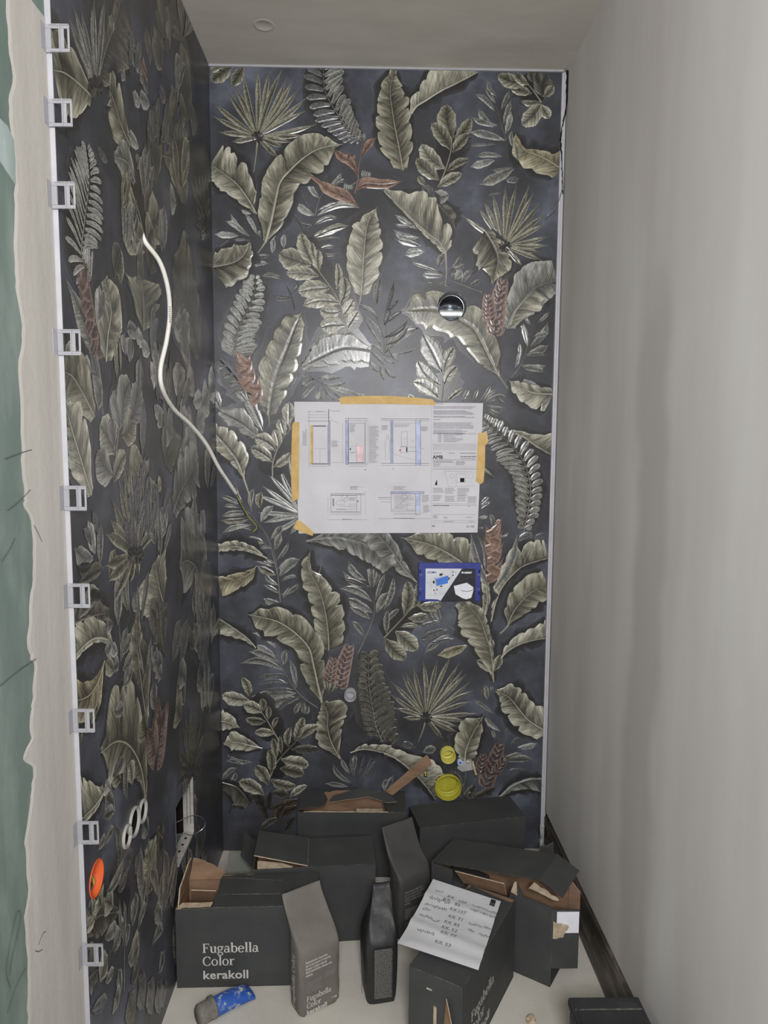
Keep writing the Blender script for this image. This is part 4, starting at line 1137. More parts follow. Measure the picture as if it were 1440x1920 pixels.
frond('X4', 'grey', [[(760, 1700), (760, 1500), (770, 1280)]], [((640, 1370), (720, 1300), 26), ((690, 1450), (740, 1310), 40, 'grey'), ((770, 1420), (780, 1280), 24), ((810, 1300), (830, 1080), 40), ((840, 1320), (900, 1160), 26), ((860, 1200), (880, 1000), 30), ((990, 1270), (940, 1200), 40), ((930, 1410), (1000, 1330), 26), ((1000, 1190), (990, 960), 50, 'grey'), ((970, 1580), (1005, 1440), 40), ((780, 1500), (860, 1330), 50, 'grey'), ((800, 1520), (850, 1420), 60, 'olive'), ((610, 1640), (660, 1480), 50, 'olive'), ((640, 1640), (700, 1550), 20), ((740, 1700), (720, 1560), 24), ((560, 1820), (660, 1750), 24, 'ghost'), ((720, 1790), (695, 1740), 40, 'olive'), ((800, 1640), (850, 1500), 40, 'dim'), ((850, 1700), (870, 1560), 40, 'dim'), ((880, 1800), (850, 1640), 50, 'ghost'), ((930, 1840), (900, 1650), 50, 'ghost'), ((980, 1830), (960, 1640), 50, 'ghost'), ((1000, 1800), (1010, 1620), 50, 'ghost'), ((820, 1880), (790, 1700), 50, 'dim')])
banana('X4', 'dim', [(500, 1760), (530, 1640), (600, 1560)], [40, 60, 20], [20, 40, 20], 3)
# soft fillers between the traced leaves near the corner
for k in range(46):
    y0 = rnd.uniform(20, 1850)
    x0 = rnd.uniform(700, 1290)
    yy = (y0-1340)/.30556
    tw = 18 + 40*(x0-700)/590
    frond('X4', rnd.choice(['ghost', 'dim', 'grey', 'grey', 'olive']), [], [((x0 + q*rnd.uniform(10, 20), yy + rnd.uniform(0, 90)), (x0 + q*20 + rnd.uniform(-50, 45), yy - rnd.uniform(110, 300)), rnd.uniform(.5, 1.2)*tw) for q in range(rnd.randint(2, 5))])

# ------------------------------------------------------------------ lettering
_TC = {}
def text_vf(body, size, bold=0., align='LEFT', spacing=1., line=1.):
    """built-in font outlines as flat verts and faces (x right, y up)"""
    key = (body, size, bold, align, spacing, line)
    if key not in _TC:
        c = bpy.data.curves.new('t', 'FONT')
        c.body, c.size, c.offset, c.align_x, c.space_character, c.space_line = body, size, bold, align, spacing, line
        c.resolution_u = 2
        o = bpy.data.objects.new('t', c)
        COL.objects.link(o)
        bpy.context.view_layer.update()
        me = bpy.data.meshes.new_from_object(o.evaluated_get(bpy.context.evaluated_depsgraph_get()))
        _TC[key] = ([(v.co.x, v.co.y) for v in me.vertices], [tuple(p.vertices) for p in me.polygons])
        bpy.data.objects.remove(o)
        bpy.data.curves.remove(c)
        bpy.data.meshes.remove(me)
    return _TC[key]

def stroke2(pts, wds):
    """flat ribbon through 2D points with given widths"""
    n = len(pts)
    V = []
    for i, p in enumerate(pts):
        a, b = Vector(pts[max(i-1, 0)]), Vector(pts[min(i+1, n-1)])
        t = (b-a)
        t = t.normalized() if t.length > 1e-9 else Vector((1, 0))
        nm = Vector((-t.y, t.x))
        wd_ = wds[i] if isinstance(wds, (list, tuple)) else wds
        p = Vector(p)
        V += [p + nm*wd_/2, p - nm*wd_/2]
    return [(v.x, v.y) for v in V], [(2*i, 2*i+1, 2*i+3, 2*i+2) for i in range(n-1)]

def arc(cx, cy_, rx, ry, a0, a1, thick=.122, thin=.055, n=18):
    P, Wd = [], []
    for i in range(n+1):
        a = math.radians(a0 + (a1-a0)*i/n)
        P.append((cx + rx*math.cos(a), cy_ + ry*math.sin(a)))
        Wd.append(thin + (thick-thin)*abs(math.cos(a))**1.3)
    return stroke2(P, Wd)

def seg(x0, y0, x1, y1, wdt):
    return stroke2([(x0, y0), (x1, y1)], wdt)

def serif_glyph(ch):
    tk, tn, sf = .125, .058, .05
    if ch == 'F':
        return [seg(.15, 0, .15, .68, tk), seg(.03, .018, .27, .018, sf), seg(.03, .66, .53, .66, sf), seg(.515, .68, .515, .52, .03), seg(.15, .36, .40, .36, tn), seg(.40, .45, .40, .27, .03)], .56
    if ch == 'u':
        return [seg(.13, .47, .13, .16, tk), arc(.26, .16, .13, .15, 180, 300), seg(.42, .47, .42, 0, tk), seg(.02, .46, .14, .46, sf), seg(.31, .46, .43, .46, sf), seg(.42, .018, .52, .018, sf)], .55
    if ch == 'g':
        return [arc(.24, .32, .16, .145, 0, 360, .10, .045), seg(.12, .17, .10, .09, .07), stroke2([(.10, .09), (.15, .045), (.32, .03), (.42, -.01)], [.05, .08, .10, .09]), arc(.25, -.09, .19, .10, -20, 200, .08, .045), arc(.25, -.09, .19, .10, 180, 360, .08, .045), stroke2([(.36, .42), (.45, .47), (.50, .44)], [.04, .05, .07])], .52
    if ch == 'a':
        return [arc(.2, .13, .13, .125, 60, 330, .10, .04), seg(.37, .33, .37, .03, tk), arc(.24, .34, .13, .13, 0, 150, .1, .045), stroke2([(.10, .37), (.13, .35)], .09), stroke2([(.37, .05), (.44, .015), (.50, .03)], [.08, .045, .03]), stroke2([(.26, .25), (.37, .29)], .04)], .51
    if ch == 'b':
        return [seg(.12, .02, .12, .74, tk), seg(.02, .72, .13, .72, sf), arc(.30, .235, .17, .235, -140, 140, .115, .042)], .54
    if ch == 'e':
        return [arc(.27, .235, .19, .235, 5, 325, .11, .042), seg(.12, .26, .46, .26, tn)], .52
    if ch == 'l':
        return [seg(.15, 0, .15, .74, tk), seg(.05, .018, .25, .018, sf), seg(.04, .72, .16, .72, sf)], .29
    if ch == 'C':
        return [arc(.37, .335, .29, .345, 40, 320, .115, .045), seg(.60, .66, .60, .46, .035), seg(.62, .2, .60, .06, .03)], .68
    if ch == 'o':
        return [arc(.27, .235, .20, .235, 0, 360, .112, .042)], .55
    if ch == 'r':
        return [seg(.14, 0, .14, .47, tk), seg(.03, .018, .27, .018, sf), seg(.03, .46, .15, .46, sf), stroke2([(.18, .33), (.25, .44), (.34, .45)], [.05, .06, .08]), stroke2([(.34, .46), (.38, .40)], .09)], .41
    return [], .26

def serif_vf(body, cap, track=1.):
    """slab-serif lettering; cap = cap height in metres"""
    k = cap/.68
    x = 0
    parts = []
    for ch in body:
        g, adv = serif_glyph(ch)
        for v, f in g:
            parts.append(([((x+a)*k, b*k) for a, b in v], f))
        x += adv*track
    return join(parts), x*k

def flat(name, vf, O, U, V_, mat, parent, lift=.0007, org=(0, 0), rot=0.):
    """put flat outlines on the plane O + x*U + y*V_"""
    O, U, V_ = Vector(O), Vector(U), Vector(V_)
    Nn = U.cross(V_).normalized()
    c, s_ = math.cos(rot), math.sin(rot)
    vv = []
    for x, y in vf[0]:
        x, y = x*c - y*s_ + org[0], x*s_ + y*c + org[1]
        vv.append(O + U*x + V_*y + Nn*lift)
    return mk(name, vv, vf[1], mat, parent)

def micro_text(x0, y0, wd_, n, pitch, hgt, seed=0, rag=.25):
    """rows of tiny word-like dashes"""
    parts = []
    r = random.Random(seed)
    for i in range(n):
        x = 0
        lim = wd_*(1 - rag*r.random()**2)
        y = y0 - i*pitch
        while x < lim:
            l = min(r.uniform(hgt*.8, hgt*4.2), lim-x)
            if l < hgt*.3:
                break
            parts.append(([(x0+x, y), (x0+x+l, y), (x0+x+l, y+hgt), (x0+x, y+hgt)], [(0, 1, 2, 3)]))
            x += l + hgt*.55
    return join(parts)

# ------------------------------------------------------------------ cartons
CARD = [MAT['black'], MAT['kraft'], MAT['cardedge']]
def panel(name, parent, poly, O, U, V_, th=.003, mats=None):
    O, U, V_ = Vector(O), Vector(U).normalized(), Vector(V_).normalized()
    Nn = U.cross(V_).normalized()
    n = len(poly)
    A = [O + U*x + V_*y for x, y in poly]
    Bk = [p - Nn*th for p in A]
    F_ = [tuple(range(n)), tuple(range(2*n-1, n-1, -1))] + [(i, n+i, n+(i+1) % n, (i+1) % n) for i in range(n)]
    return mk(name, A+Bk, F_, mats or CARD, parent, fmat=[0, 1] + [2]*n)

def jag(p, q, n=8, amp=.004, seed=1):
    """ragged line p..q (without q)"""
    p, q = Vector(p), Vector(q)
    d = q-p
    nm = Vector((-d.y, d.x)).normalized()
    out = [tuple(p)]
    for i in range(1, n):
        out.append(tuple(p + d*(i/n + (h1(i, seed+.5)-.5)*.5/n) + nm*(h1(i, seed)-.5)*2*amp))
    return out

def rect(x0, y0, x1, y1):
    return [(x0, y0), (x1, y0), (x1, y1), (x0, y1)]

def worn(parent, a, b, seed=1, wd_=.0016):
    """scuffed line along a carton edge"""
    a, b = Vector(a), Vector(b)
    n = 26
    V, F_ = [], []
    u, v, _ = frame_of(b-a)
    for i in range(n+1):
        p = a.lerp(b, i/n)
        r = wd_*(.25 + .75*h1(i, seed))
        base = len(V)
        for k in range(4):
            V.append(p + (u*math.cos(k*math.pi/2) + v*math.sin(k*math.pi/2))*r*.5)
        if i:
            for k in range(4):
                F_.append((base-4+k, base-4+(k+1) % 4, base+(k+1) % 4, base+k))
    return mk('worn_edge', V, F_, MAT['scuff'], parent)

CG = 'black grout cartons on the floor'
def carton(label, x, y, yaw, w_, d, h, walls=('front', 'right', 'back', 'left'), bottom=True):
    t = thing('carton', label, 'carton', (x, y, 0), math.radians(yaw), CG)
    e = .003
    if bottom:
        panel('bottom_panel', t, rect(0, 0, w_, d), (0, 0, e), (1, 0, 0), (0, 1, 0))
    for s_ in walls:
        if s_ == 'front':
            panel('front_panel', t, rect(0, e, w_, h), (0, 0, 0), (1, 0, 0), (0, 0, 1))
        if s_ == 'right':
            panel('end_panel', t, rect(e, e, d-e, h), (w_, 0, 0), (0, 1, 0), (0, 0, 1))
        if s_ == 'back':
            panel('back_panel', t, rect(0, e, w_, h), (w_, d, 0), (-1, 0, 0), (0, 0, 1))
        if s_ == 'left':
            panel('end_panel', t, rect(e, e, d-e, h), (0, d, 0), (0, -1, 0), (0, 0, 1))
    return t

def carton_print(t, O, U, V_, x0=.066, k=1.):
    """the lettering on a carton's long side"""
    (vf, wd_) = serif_vf('Fugabella', .0248*k)
    sc = .144*k/wd_
    vf = ([(a*sc, b) for a, b in vf[0]], vf[1])
    flat('lettering', vf, O, U, V_, MAT['ink'], t, org=(x0, .0958*k))
    (vf, _) = serif_vf('Color', .0242*k)
    vf = ([(a*sc, b) for a, b in vf[0]], vf[1])
    flat('lettering', vf, O, U, V_, MAT['ink'], t, org=(x0, .0606*k))
    vf = text_vf('kerakoll', .0325*k, .0006*k, spacing=1.02)
    mx = max(a for a, b in vf[0])
    vf = ([(a*.116*k/mx, b) for a, b in vf[0]], vf[1])
    flat('lettering', vf, O, U, V_, MAT['ink'], t, org=(x0, .0238*k))

# A: front left, top torn open at the left
wA, dA, hA = .357, .140, .218
A = carton('black carton front left, white lettering, top torn open beside the patterned left wall', .007, -.611, 1.0, wA, dA, hA, ('right', 'back', 'left'))
fpA = panel('front_panel', A, [(0, .003), (wA, .003), (wA, hA), (.085, hA)] + jag((.085, hA), (.0, hA-.002), 7, .002, 5)[1:] + [(0, hA-.004)], (0, 0, 0), (1, 0, 0), (0, 0, 1))
carton_print(fpA, (0, 0, 0), (1, 0, 0), (0, 0, 1))
worn(A, (0.09, -.0004, hA), (wA, -.0004, hA), 3)
worn(A, (0.0, -.0004, hA-.003), (.085, -.0004, hA-.001), 4)
panel('top_panel', A, jag((.094, .0), (wA, .0), 3, .0004, 2) + [(wA, 0), (wA, .138)] + jag((wA, .138), (.205, .139), 4, .001, 4)[1:] + [(.205, .136)] + jag((.205, .136), (.095, .128), 6, .003, 8) + jag((.095, .128), (.094, 0), 9, .004, 7), (0, 0, hA+.002), (1, 0, 0), (0, 1, 0))
panel('torn_ply', A, jag((.1, .045), (.27, .045), 9, .0018, 3) + jag((.27, .045), (.262, .1), 4, .004, 6) + jag((.262, .1), (.1, .118), 8, .003, 9) + jag((.1, .118), (.1, .045), 4, .002, 1), (0, 0, hA+.0035), (1, 0, 0), (0, 1, 0), .0012)
worn(A, (.1, .045, hA+.0045), (.285, .047, hA+.003), 21, .0022)
worn(A, (.098, .118, hA+.0045), (.26, .1, hA+.0045), 22, .0014)
panel('torn_rim', A, [(.002, 0), (.09, 0)] + jag((.09, 0), (.09, .026), 3, .002, 1) + jag((.09, .026), (.004, .022), 8, .0025, 3), (0, .001, hA-.0025), (1, 0, 0), (0, 1, 0), .002, [MAT['torn']]*3)
for a_, nm in ((.0, 'end_flap'),):
    panel(nm, A, [(0, 0), (.118, 0), (.118, .05)] + jag((.118, .05), (.02, .062), 6, .003, 5) + [(.0, .058)], (.004, .128, hA-.002), (0, -1, 0), (.10, 0, 1), .003, [MAT['kraft'], MAT['kraft'], MAT['torn']])
panel('side_flap', A, [(0, 0), (.085, 0), (.095, .02)] + jag((.095, .02), (.03, .05), 7, .003, 6) + jag((.03, .05), (0, .056), 3, .002, 2), (.006, .128, hA-.006), (1, 0, 0), (0, .25, 1), .003, [MAT['kraft'], MAT['black'], MAT['torn']])
panel('inner_flap', A, [(0, 0), (.085, 0), (.075, .06), (.01, .066)], (.008, .128, hA-.075), (1, 0, 0), (0, -.55, 1), .003, [MAT['kraft'], MAT['kraft'], MAT['torn']])

# E: second row, lid lifting at the left
wE, dE, hE = .339, .138, .225
Eb = carton('black carton behind the lettered front carton, its lid lifting at the left end', .179, -.463, 4.0, wE, dE, hE)
panel('lid_panel', Eb, rect(.15, -.001, wE, dE), (0, 0, hE+.003), (1, 0, 0), (0, 1, 0))
sl = Vector((-.142, 0, .034)).normalized()
panel('lid_flap', Eb, [(0, 0), (.15, 0.004), (.146, .128), (0, dE)][::-1], (.149, 0, hE+.003), sl, (0, 1, 0), .003, [MAT['kraft'], MAT['black'], MAT['torn']])
worn(Eb, (.0, -.0005, hE), (wE, -.0005, hE+.002), 7)
panel('torn_strip', Eb, jag((.012, 0), (.11, 0), 8, .0012, 2) + [(.11, .004), (.08, .018), (.02, .03), (.01, .03)], (0, .004, hE-.001), (1, 0, 0), (0, 1, .2), .002, [MAT['torn'], MAT['torn'], MAT['torn']])
box('crease', (.148, .0, hE+.0028), (.152, dE, hE+.0045), MAT['scuff'], Eb, .0008)
panel('end_flap', Eb, [(0, 0), (.132, 0), (.128, .05), (.01, .056)], (-.003, dE, hE-.004), (0, -1, 0), (-.62, 0, .8), .003, [MAT['black'], MAT['black'], MAT['cardedge']])

# F: by the back wall, top ripped open
wF, dF, hF = .347, .135, .219
Fb = carton('black carton against the back wall, its top ripped open showing brown inside', .270, -.149, -1.2, wF, dF, hF)
panel('top_panel', Fb, jag((.0, .012), (.085, .04), 7, .003, 2) + jag((.085, .04), (.088, .07), 4, .003, 3) + jag((.088, .07), (.076, .128), 6, .004, 4) + [(.076, dF), (0.0, dF)], (0, 0, hF+.003), (1, 0, 0), (0, 1, 0))
panel('top_panel', Fb, [(.29, 0), (wF, 0), (wF, dF), (.26, dF)] + jag((.26, dF), (.29, 0), 9, .006, 8), (0, 0, hF+.003), (1, 0, 0), (0, 1, 0))
panel('torn_rim', Fb, [(.02, 0), (.29, 0)] + jag((.29, .004), (.02, .004), 16, .003, 5), (0, .001, hF+.0015), (1, 0, 0), (0, 1, 0), .0015, [MAT['torn']]*3)
panel('torn_strip', Fb, jag((.0, .0), (.13, .008), 9, .002, 2) + jag((.13, .008), (.21, -.03), 6, .002, 3) + [(.225, -.022), (.19, .022)] + jag((.19, .022), (.10, .044), 7, .0025, 6) + jag((.10, .044), (.0, .022), 6, .0025, 7), (.095, .052, hF+.006), (1, 0, .10), (0, .82, .35), .002, [MAT['black'], MAT['kraft'], MAT['torn']])
panel('back_flap', Fb, [(0, 0), (.2, 0)] + jag((.2, .006), (.1, .011), 6, .002, 2) + jag((.1, .011), (0, .006), 6, .002, 3), (.085, dF-.004, hF-.004), (1, 0, 0), (0, .2, 1), .003, [MAT['kraft'], MAT['black'], MAT['torn']])
worn(Fb, (.0, -.0005, hF), (wF, -.0005, hF), 9)
box('packed_bag', (.185, .02, .12), (.275, .05, hF-.012), MAT['torn'], Fb, .004)
box('packed_bag', (.06, .03, .05), (.17, .11, hF-.07), MAT['bagdark'], Fb, .006)

# G: closed, back right
wG, dG, hG = .350, .133, .204
G = carton('closed black carton in the back right corner under the yellow wall caps', .657, -.227, 11.4, wG, dG, hG)
panel('top_panel', G, rect(0, 0, wG, dG), (0, 0, hG+.003), (1, 0, 0), (0, 1, 0))
worn(G, (0, -.0005, hG+.002), (wG, -.0005, hG+.002), 11, .001)

# K: right, ripped open, lid sagging, label on the end flap
wK, dK, hK = .351, .135, .221
K = carton('ripped black carton on the right with a white label on its open end flap', .675, -.427, -33.7, wK, dK, hK, ('back', 'left'))
panel('front_panel', K, [(0, .003), (wK, .003), (wK, hK-.004)] + jag((wK, hK-.004), (.265, hK-.002), 8, .003, 2) + [(.252, hK+.032), (.238, hK+.004)] + jag((.232, hK-.02), (.225, hK-.045), 3, .003, 3) + jag((.222, hK-.06), (.07, hK-.062), 7, .003, 4) + jag((.068, hK-.06), (.066, hK), 4, .003, 5) + [(.066, hK), (0, hK)], (0, 0, 0), (1, 0, 0), (0, 0, 1))
panel('torn_ply', K, [(.266, hK-.004)] + jag((.266, hK-.004), (wK, hK-.008), 9, .003, 3)[1:] + [(wK, hK-.006)] + jag((wK-.004, hK-.001), (.27, hK+.016), 8, .004, 6), (0, -.0005, 0), (1, 0, 0), (0, .25, 1), .002, [MAT['torn']]*3)
panel('torn_ply', K, [(.238, hK), (.256, hK-.004), (.253, hK+.034), (.247, hK+.03)], (0, -.001, 0), (1, 0, 0), (0, 0, 1), .0012, [MAT['torn']]*3)
lid = Vector((.315, 0, .058)).normalized()
panel('lid_panel', K, [(0, 0), (.322, 0), (.322, dK), (0, dK)], (0, 0, hK+.003), lid, (0, 1, 0))
le = Vector((0, 0, hK+.003)) + lid*.322
panel('lid_flap', K, [(0, .002), (.066, .002), (.066, dK), (0, dK)], le, (.9, -.05, -.36), (0, 1, 0))
panel('front_flap', K, [(0, 0), (.145, 0)] + jag((.145, -.046), (.0, -.044), 8, .002, 2), (.072, .004, hK-.004), (.99, 0, .1), (0, -.45, 1), .003, [MAT['kraft'], MAT['kraft'], MAT['torn']])
fd = Vector((math.cos(math.radians(33.7)), math.sin(math.radians(33.7)), 0))   # hangs out towards the right wall
efK = panel('end_flap', K, rect(0, .052, .070, hK-.008), (wK, 0, 0), fd, (0, 0, 1), .003)
flat('label', (rect(.012, .150, .069, .208), [(0, 1, 2, 3)]), (wK, 0, 0), fd, (0, 0, 1), MAT['white2'], efK)
tp = jag((.003, .135), (.030, .138), 5, .003, 2) + jag((.030, .138), (.044, .168), 6, .004, 3) + jag((.044, .168), (.003, .183), 6, .003, 4) + [(.003, .183)]
flat('torn_patch', (tp, [tuple(range(len(tp)))]), (wK, 0, 0), fd, (0, 0, 1), MAT['torn'], efK, lift=.0012)
panel('end_flap', K, [(0, .05), (.03, .05), (.03, hK-.03), (.0, hK+.005)], (wK, dK, 0), (.95, .1, 0), (0, 0, 1), .003, [MAT['kraft'], MAT['black'], MAT['torn']])
box('packed_bag', (.02, .02, .004), (.13, .115, .17), MAT['bagdark'], K, .008)
worn(K, (wK, -.0005, .004), (wK, -.0005, hK-.01), 5)

# H: front, long side running away to the right, note on top
wH, dH, hH = .132, .346, .2160
Hb = carton('black carton at the front edge with the handwritten sheet on top', .590, -.815, -30.6, wH, dH, hH, ('back', 'left'))
spH = panel('side_panel', Hb, rect(.003, .003, dH-.003, hH), (wH, 0, 0), (0, 1, 0), (0, 0, 1))
panel('end_panel', Hb, rect(0, .003, wH, hH), (0, 0, 0), (1, 0, 0), (0, 0, 1))
panel('top_panel', Hb, [(0, 0), (wH, 0), (wH, dH-.02)] + jag((wH, dH-.02), (0, dH-.01), 8, .004, 3), (0, 0, hH+.003), (1, 0, 0), (0, 1, 0))
carton_print(spH, (wH, 0, 0), (0, 1, 0), (0, 0, 1), x0=.05)
worn(Hb, (0, -.0005, hH+.002), (wH, -.0005, hH+.002), 12, .002)
worn(Hb, (wH, 0, hH+.002), (wH, dH, hH+.002), 13, .001)
box('staple', (.045, -.0016, hH-.035), (.058, .0, hH-.032), MAT['zinc'], Hb)
panel('torn_strip', Hb, [(0, 0), (.008, .0), (.008, .10), (.001, .102)], (.062, -.001, .045), (1, 0, 0), (0, 0, 1), .001, [MAT['torn']]*3)
panel('torn_flap', Hb, [(0, 0), (.036, .0)] + jag((.038, .06), (.022, .112), 5, .001, 2) + jag((.014, .128), (.006, .04), 4, .001, 3), (.083, -.002, .055), (.9, -.42, 0), (0, 0, 1), .002, [MAT['kraft'], MAT['kraft'], MAT['torn']])

# J: black case at the lower right corner
J = thing('storage_case', 'black ribbed case in the lower right corner beside the right wall', 'case', (.934, -1.2, 0), 0)
box('case_body', (0, 0, 0), (.150, .306, .178), MAT['case'], J, .006)
box('case_lid', (-.003, -.003, .179), (.153, .312, .200), MAT['case'], J, .005)
for k in range(5):
    y0 = .274 - k*.058
    box('lid_rib', (.004, y0, .2), (.146, y0+.0035, .2014), MAT['scuff'], J, .0005)
box('lid_groove', (.006, .02, .2), (.012, .30, .2018), MAT['case'], J, .0008)

# grey card lying behind the front carton
gc = thing('card_offcut', 'grey board offcut leaning between the front carton and the left wall', 'board', (.04, -.452, 0), 0)
panel('board', gc, [(0, 0), (.092, 0), (.088, .235)] + jag((.088, .235), (.012, .235), 6, .001, 2), (.03, .0, .0), (1, 0, 0), (0, .42, .91), .008, [MAT['greycard']]*3)

# ------------------------------------------------------------------ bags of grout
def bag(label, x, y, yaw, secs, mat, group='grout bags standing on the floor'):
    t = thing('grout_bag', label, 'bag', (x, y, 0), math.radians(yaw), group)
    n = 32
    V, F_ = [], []
    S2 = []
    for (p, tt) in catmull([Vector((a, b, c)) for a, b, c, *_ in secs], (len(secs)-1)*3+1):
        k = min(int(tt), len(secs)-2)
        f = tt-k
        th = secs[k][3]*(1-f) + secs[k+1][3]*f
        wd_ = secs[k][4]*(1-f) + secs[k+1][4]*f
        S2.append((p, th, wd_))
    for i, (p, th, wd_) in enumerate(S2):
        for k in range(n):
            a = 2*math.pi*k/n
            c, s_ = math.cos(a), math.sin(a)
            e = .32
            X = math.copysign(abs(c)**e, c)*wd_/2
            Y = math.copysign(abs(s_)**e, s_)*th/2
            wob = (noise1(i*.8 + k*.9, 4+x*9) - .5)*.0045*min(1, th/.03)
            V.append((p.x + X, p.y + Y*(1) + wob, p.z + (noise1(k*.7, 2)-.5)*.002*(i > 2)))
    m = len(S2)
    for i in range(m-1):
        for k in range(n):
            k2 = (k+1) % n
            F_.append((i*n+k, i*n+k2, (i+1)*n+k2, (i+1)*n+k))
    F_.append(tuple(range(n))[::-1])
    F_.append(tuple(range((m-1)*n, m*n)))
    mk('bag_body', V, F_, mat, t, True)
    return t

def bag_print(t, wd_, ink, small, full=True):
    """front lettering; local origin is the middle of the base, front face at -depth/2"""
    t = t.children[0]
    O = Vector((-wd_/2, -.0318, 0))
    U, V_ = (1, 0, 0), (0, 0, 1)
    L = .0022
    (vf, ww) = serif_vf('Fugabella', .0135)
    k = .068/ww
    flat('lettering', ([(a*k, b) for a, b in vf[0]], vf[1]), O, U, V_, ink, t, L, (.016, .040))
    (vf, _) = serif_vf('Color', .0135)
    flat('lettering', ([(a*k, b) for a, b in vf[0]], vf[1]), O, U, V_, ink, t, L, (.016, .0225))
    vf = text_vf('kerakoll', .016, .0004, spacing=1.0)
    mx = max(a for a, b in vf[0])
    flat('lettering', ([(a*.055/mx, b) for a, b in vf[0]], vf[1]), O, U, V_, ink, t, L, (.016, .0065))
    lines = ['Resincemento decorativa', 'per la stuccatura di ceramica', 'mosaici e pietre naturali.', 'Facile lavorabilit\u00e0, elevata resa', 'estetica.']
    for i, s_ in enumerate(lines):
        vf = text_vf(s_, .0098, .0001)
        flat('lettering', ([(a*.60, b) for a, b in vf[0]], vf[1]), O, U, V_, ink, t, L, (.014, .1395 - i*.0085))
    flat('small_print', micro_text(.016, .0905, .042, 13, .0024, .0012, 3, .15), O, U, V_, small, t, L)
    flat('small_print', micro_text(.066, .098, .030, 7, .0024, .0012, 5, .35), O, U, V_, small, t, L)
    flat('lettering', text_vf('1 kg', .0085, .0001), O, U, V_, ink, t, L, (.085, .019))
    flat('emblem', stroke2([(.096 + .006*math.cos(a*.2618), .112 + .0065*math.sin(a*.2618)) for a in range(25)], .0008), O, U, V_, small, t, L)
    flat('emblem', stroke2([(.091 + .010*math.cos(a*.2618), .040 + .0045*math.sin(a*.2618)) for a in range(25)], .0006), O, U, V_, small, t, L)

a_ = math.radians(31.8)
def bagpos(fl, yaw, w_, d):
    a = math.radians(yaw)
    return (fl[0] + math.cos(a)*w_/2 - math.sin(a)*d/2, fl[1] + math.sin(a)*w_/2 + math.cos(a)*d/2)
def bag_secs(top, shoulder=.165, lean=.075):
    return [(0, 0, 0, .058, .106), (0, 0, .008, .063, .112), (0, 0, .05, .064, .113), (0, 0, .11, .064, .113), (0, 0, shoulder, .060, .113),
            (0, .012, shoulder+.024, .036, .112), (0, .035, shoulder+.048, .016, .110), (0, lean*.85, top-.02, .007, .108), (0, lean, top, .004, .107)]
bx, by = bagpos((.333, -.715), 31.8, .112, .062)
B = bag('grey one-kilo grout bag standing in front of the lettered carton', bx, by, 31.8, bag_secs(.262), MAT['baggrey'])
bag_print(B, .112, MAT['ink'], MAT['inkdim'])
# side lettering on the left gusset, reading upwards
(vf, ww) = serif_vf('Fugabella Color', .0135)
flat('lettering', vf, (-.0567, .031, 0), (0, -1, 0), (0, 0, 1), MAT['ink'], B.children[0], .0012, (.036, .012), math.pi/2)
panel('fold_shade', B, rect(-.052, 0, .02, .0016), (0, -.018, .176), (1, 0, .12), (0, .6, .8), .0006, [MAT['bagdark']]*3)  # dark strip painted in for the shade of the shoulder crease
bx, by = bagpos((.586, -.452), 31.8, .112, .062)
Cb = bag('charcoal grout bag standing behind the sheet, between the middle cartons', bx, by, 31.8, bag_secs(.290, .175, .07), MAT['bagdark'])
bag_print(Cb, .112, MAT['inkdim'], MAT['inkdim'])

# D: black bag seen from its narrow side, top crumpled
Dg = bag('black grout bag with a dense text panel, crumpled top, left of the sheet', .524, -.624, 10, [(0, 0, 0, .088, .070), (0, 0, .01, .096, .077), (0, 0, .06, .098, .082), (0, 0, .12, .098, .086), (.001, .002, .160, .092, .084), (.004, .010, .190, .060, .074), (.008, .020, .215, .034, .060), (.012, .028, .24, .022, .052), (.012, .034, .268, .006, .046)], MAT['bagblack'])
flat('text_panel', (rect(-.021, .018, .026, .152), [(0, 1, 2, 3)]), (0, -.0495, 0), (1, 0, 0), (0, 0, 1), plain('text_ground', (52, 51, 50), .6, .3), Dg.children[0], .0018)
flat('small_print', micro_text(-.020, .148, .045, 42, .0031, .0016, 9, .06), (0, -.0495, 0), (1, 0, 0), (0, 0, 1), MAT['inkdim'], Dg.children[0], .0026)
(vf, ww) = serif_vf('Fugabella', .018)
flat('lettering', vf, (-.0435, .04, 0), (0, -1, 0), (0, 0, 1), MAT['inkdim'], Dg.children[0], .0016, (.062, .012), math.pi/2)

# ------------------------------------------------------------------ handwritten sheet on the carton
nt_ = thing('paper_sheet', 'creased white handwritten sheet lying on the front carton', 'paper', (0, 0, 0), 0)
TL, TR, BR, BL = [onz(x, y, .2255) for x, y in [(812, 1651), (939, 1690), (897, 1819), (745, 1772)]]
NU, NV = 18, 24
def note_pt(u, v):
    p = TL.lerp(TR, u).lerp(BL.lerp(BR, u), v)
    z = .2255 + .004*math.exp(-((v-.24-.05*u)/.05)**2) + .005*math.exp(-((v-.66-.1*u)/.05)**2) + .003*math.exp(-((v-.93)/.04)**2)*(u > .1)
    if v < .45:
        z += .010*(.45-v)*(1-u)
    z += .010*max(0, v-.75)*(1-u)*2
    return Vector((p.x, p.y, z))
V, F_ = [], []
for dz in (0, -.0004):
    for j in range(NV+1):
        for i in range(NU+1):
            V.append(note_pt(i/NU, j/NV) + Vector((0, 0, dz)))
nn = (NU+1)*(NV+1)
for j in range(NV):
    for i in range(NU):
        a = j*(NU+1)+i
        F_ += [(a, a+NU+1, a+NU+2, a+1), (nn+a, nn+a+1, nn+a+NU+2, nn+a+NU+1)]
note_s = mk('sheet', V, F_, MAT['note'], nt_, True)
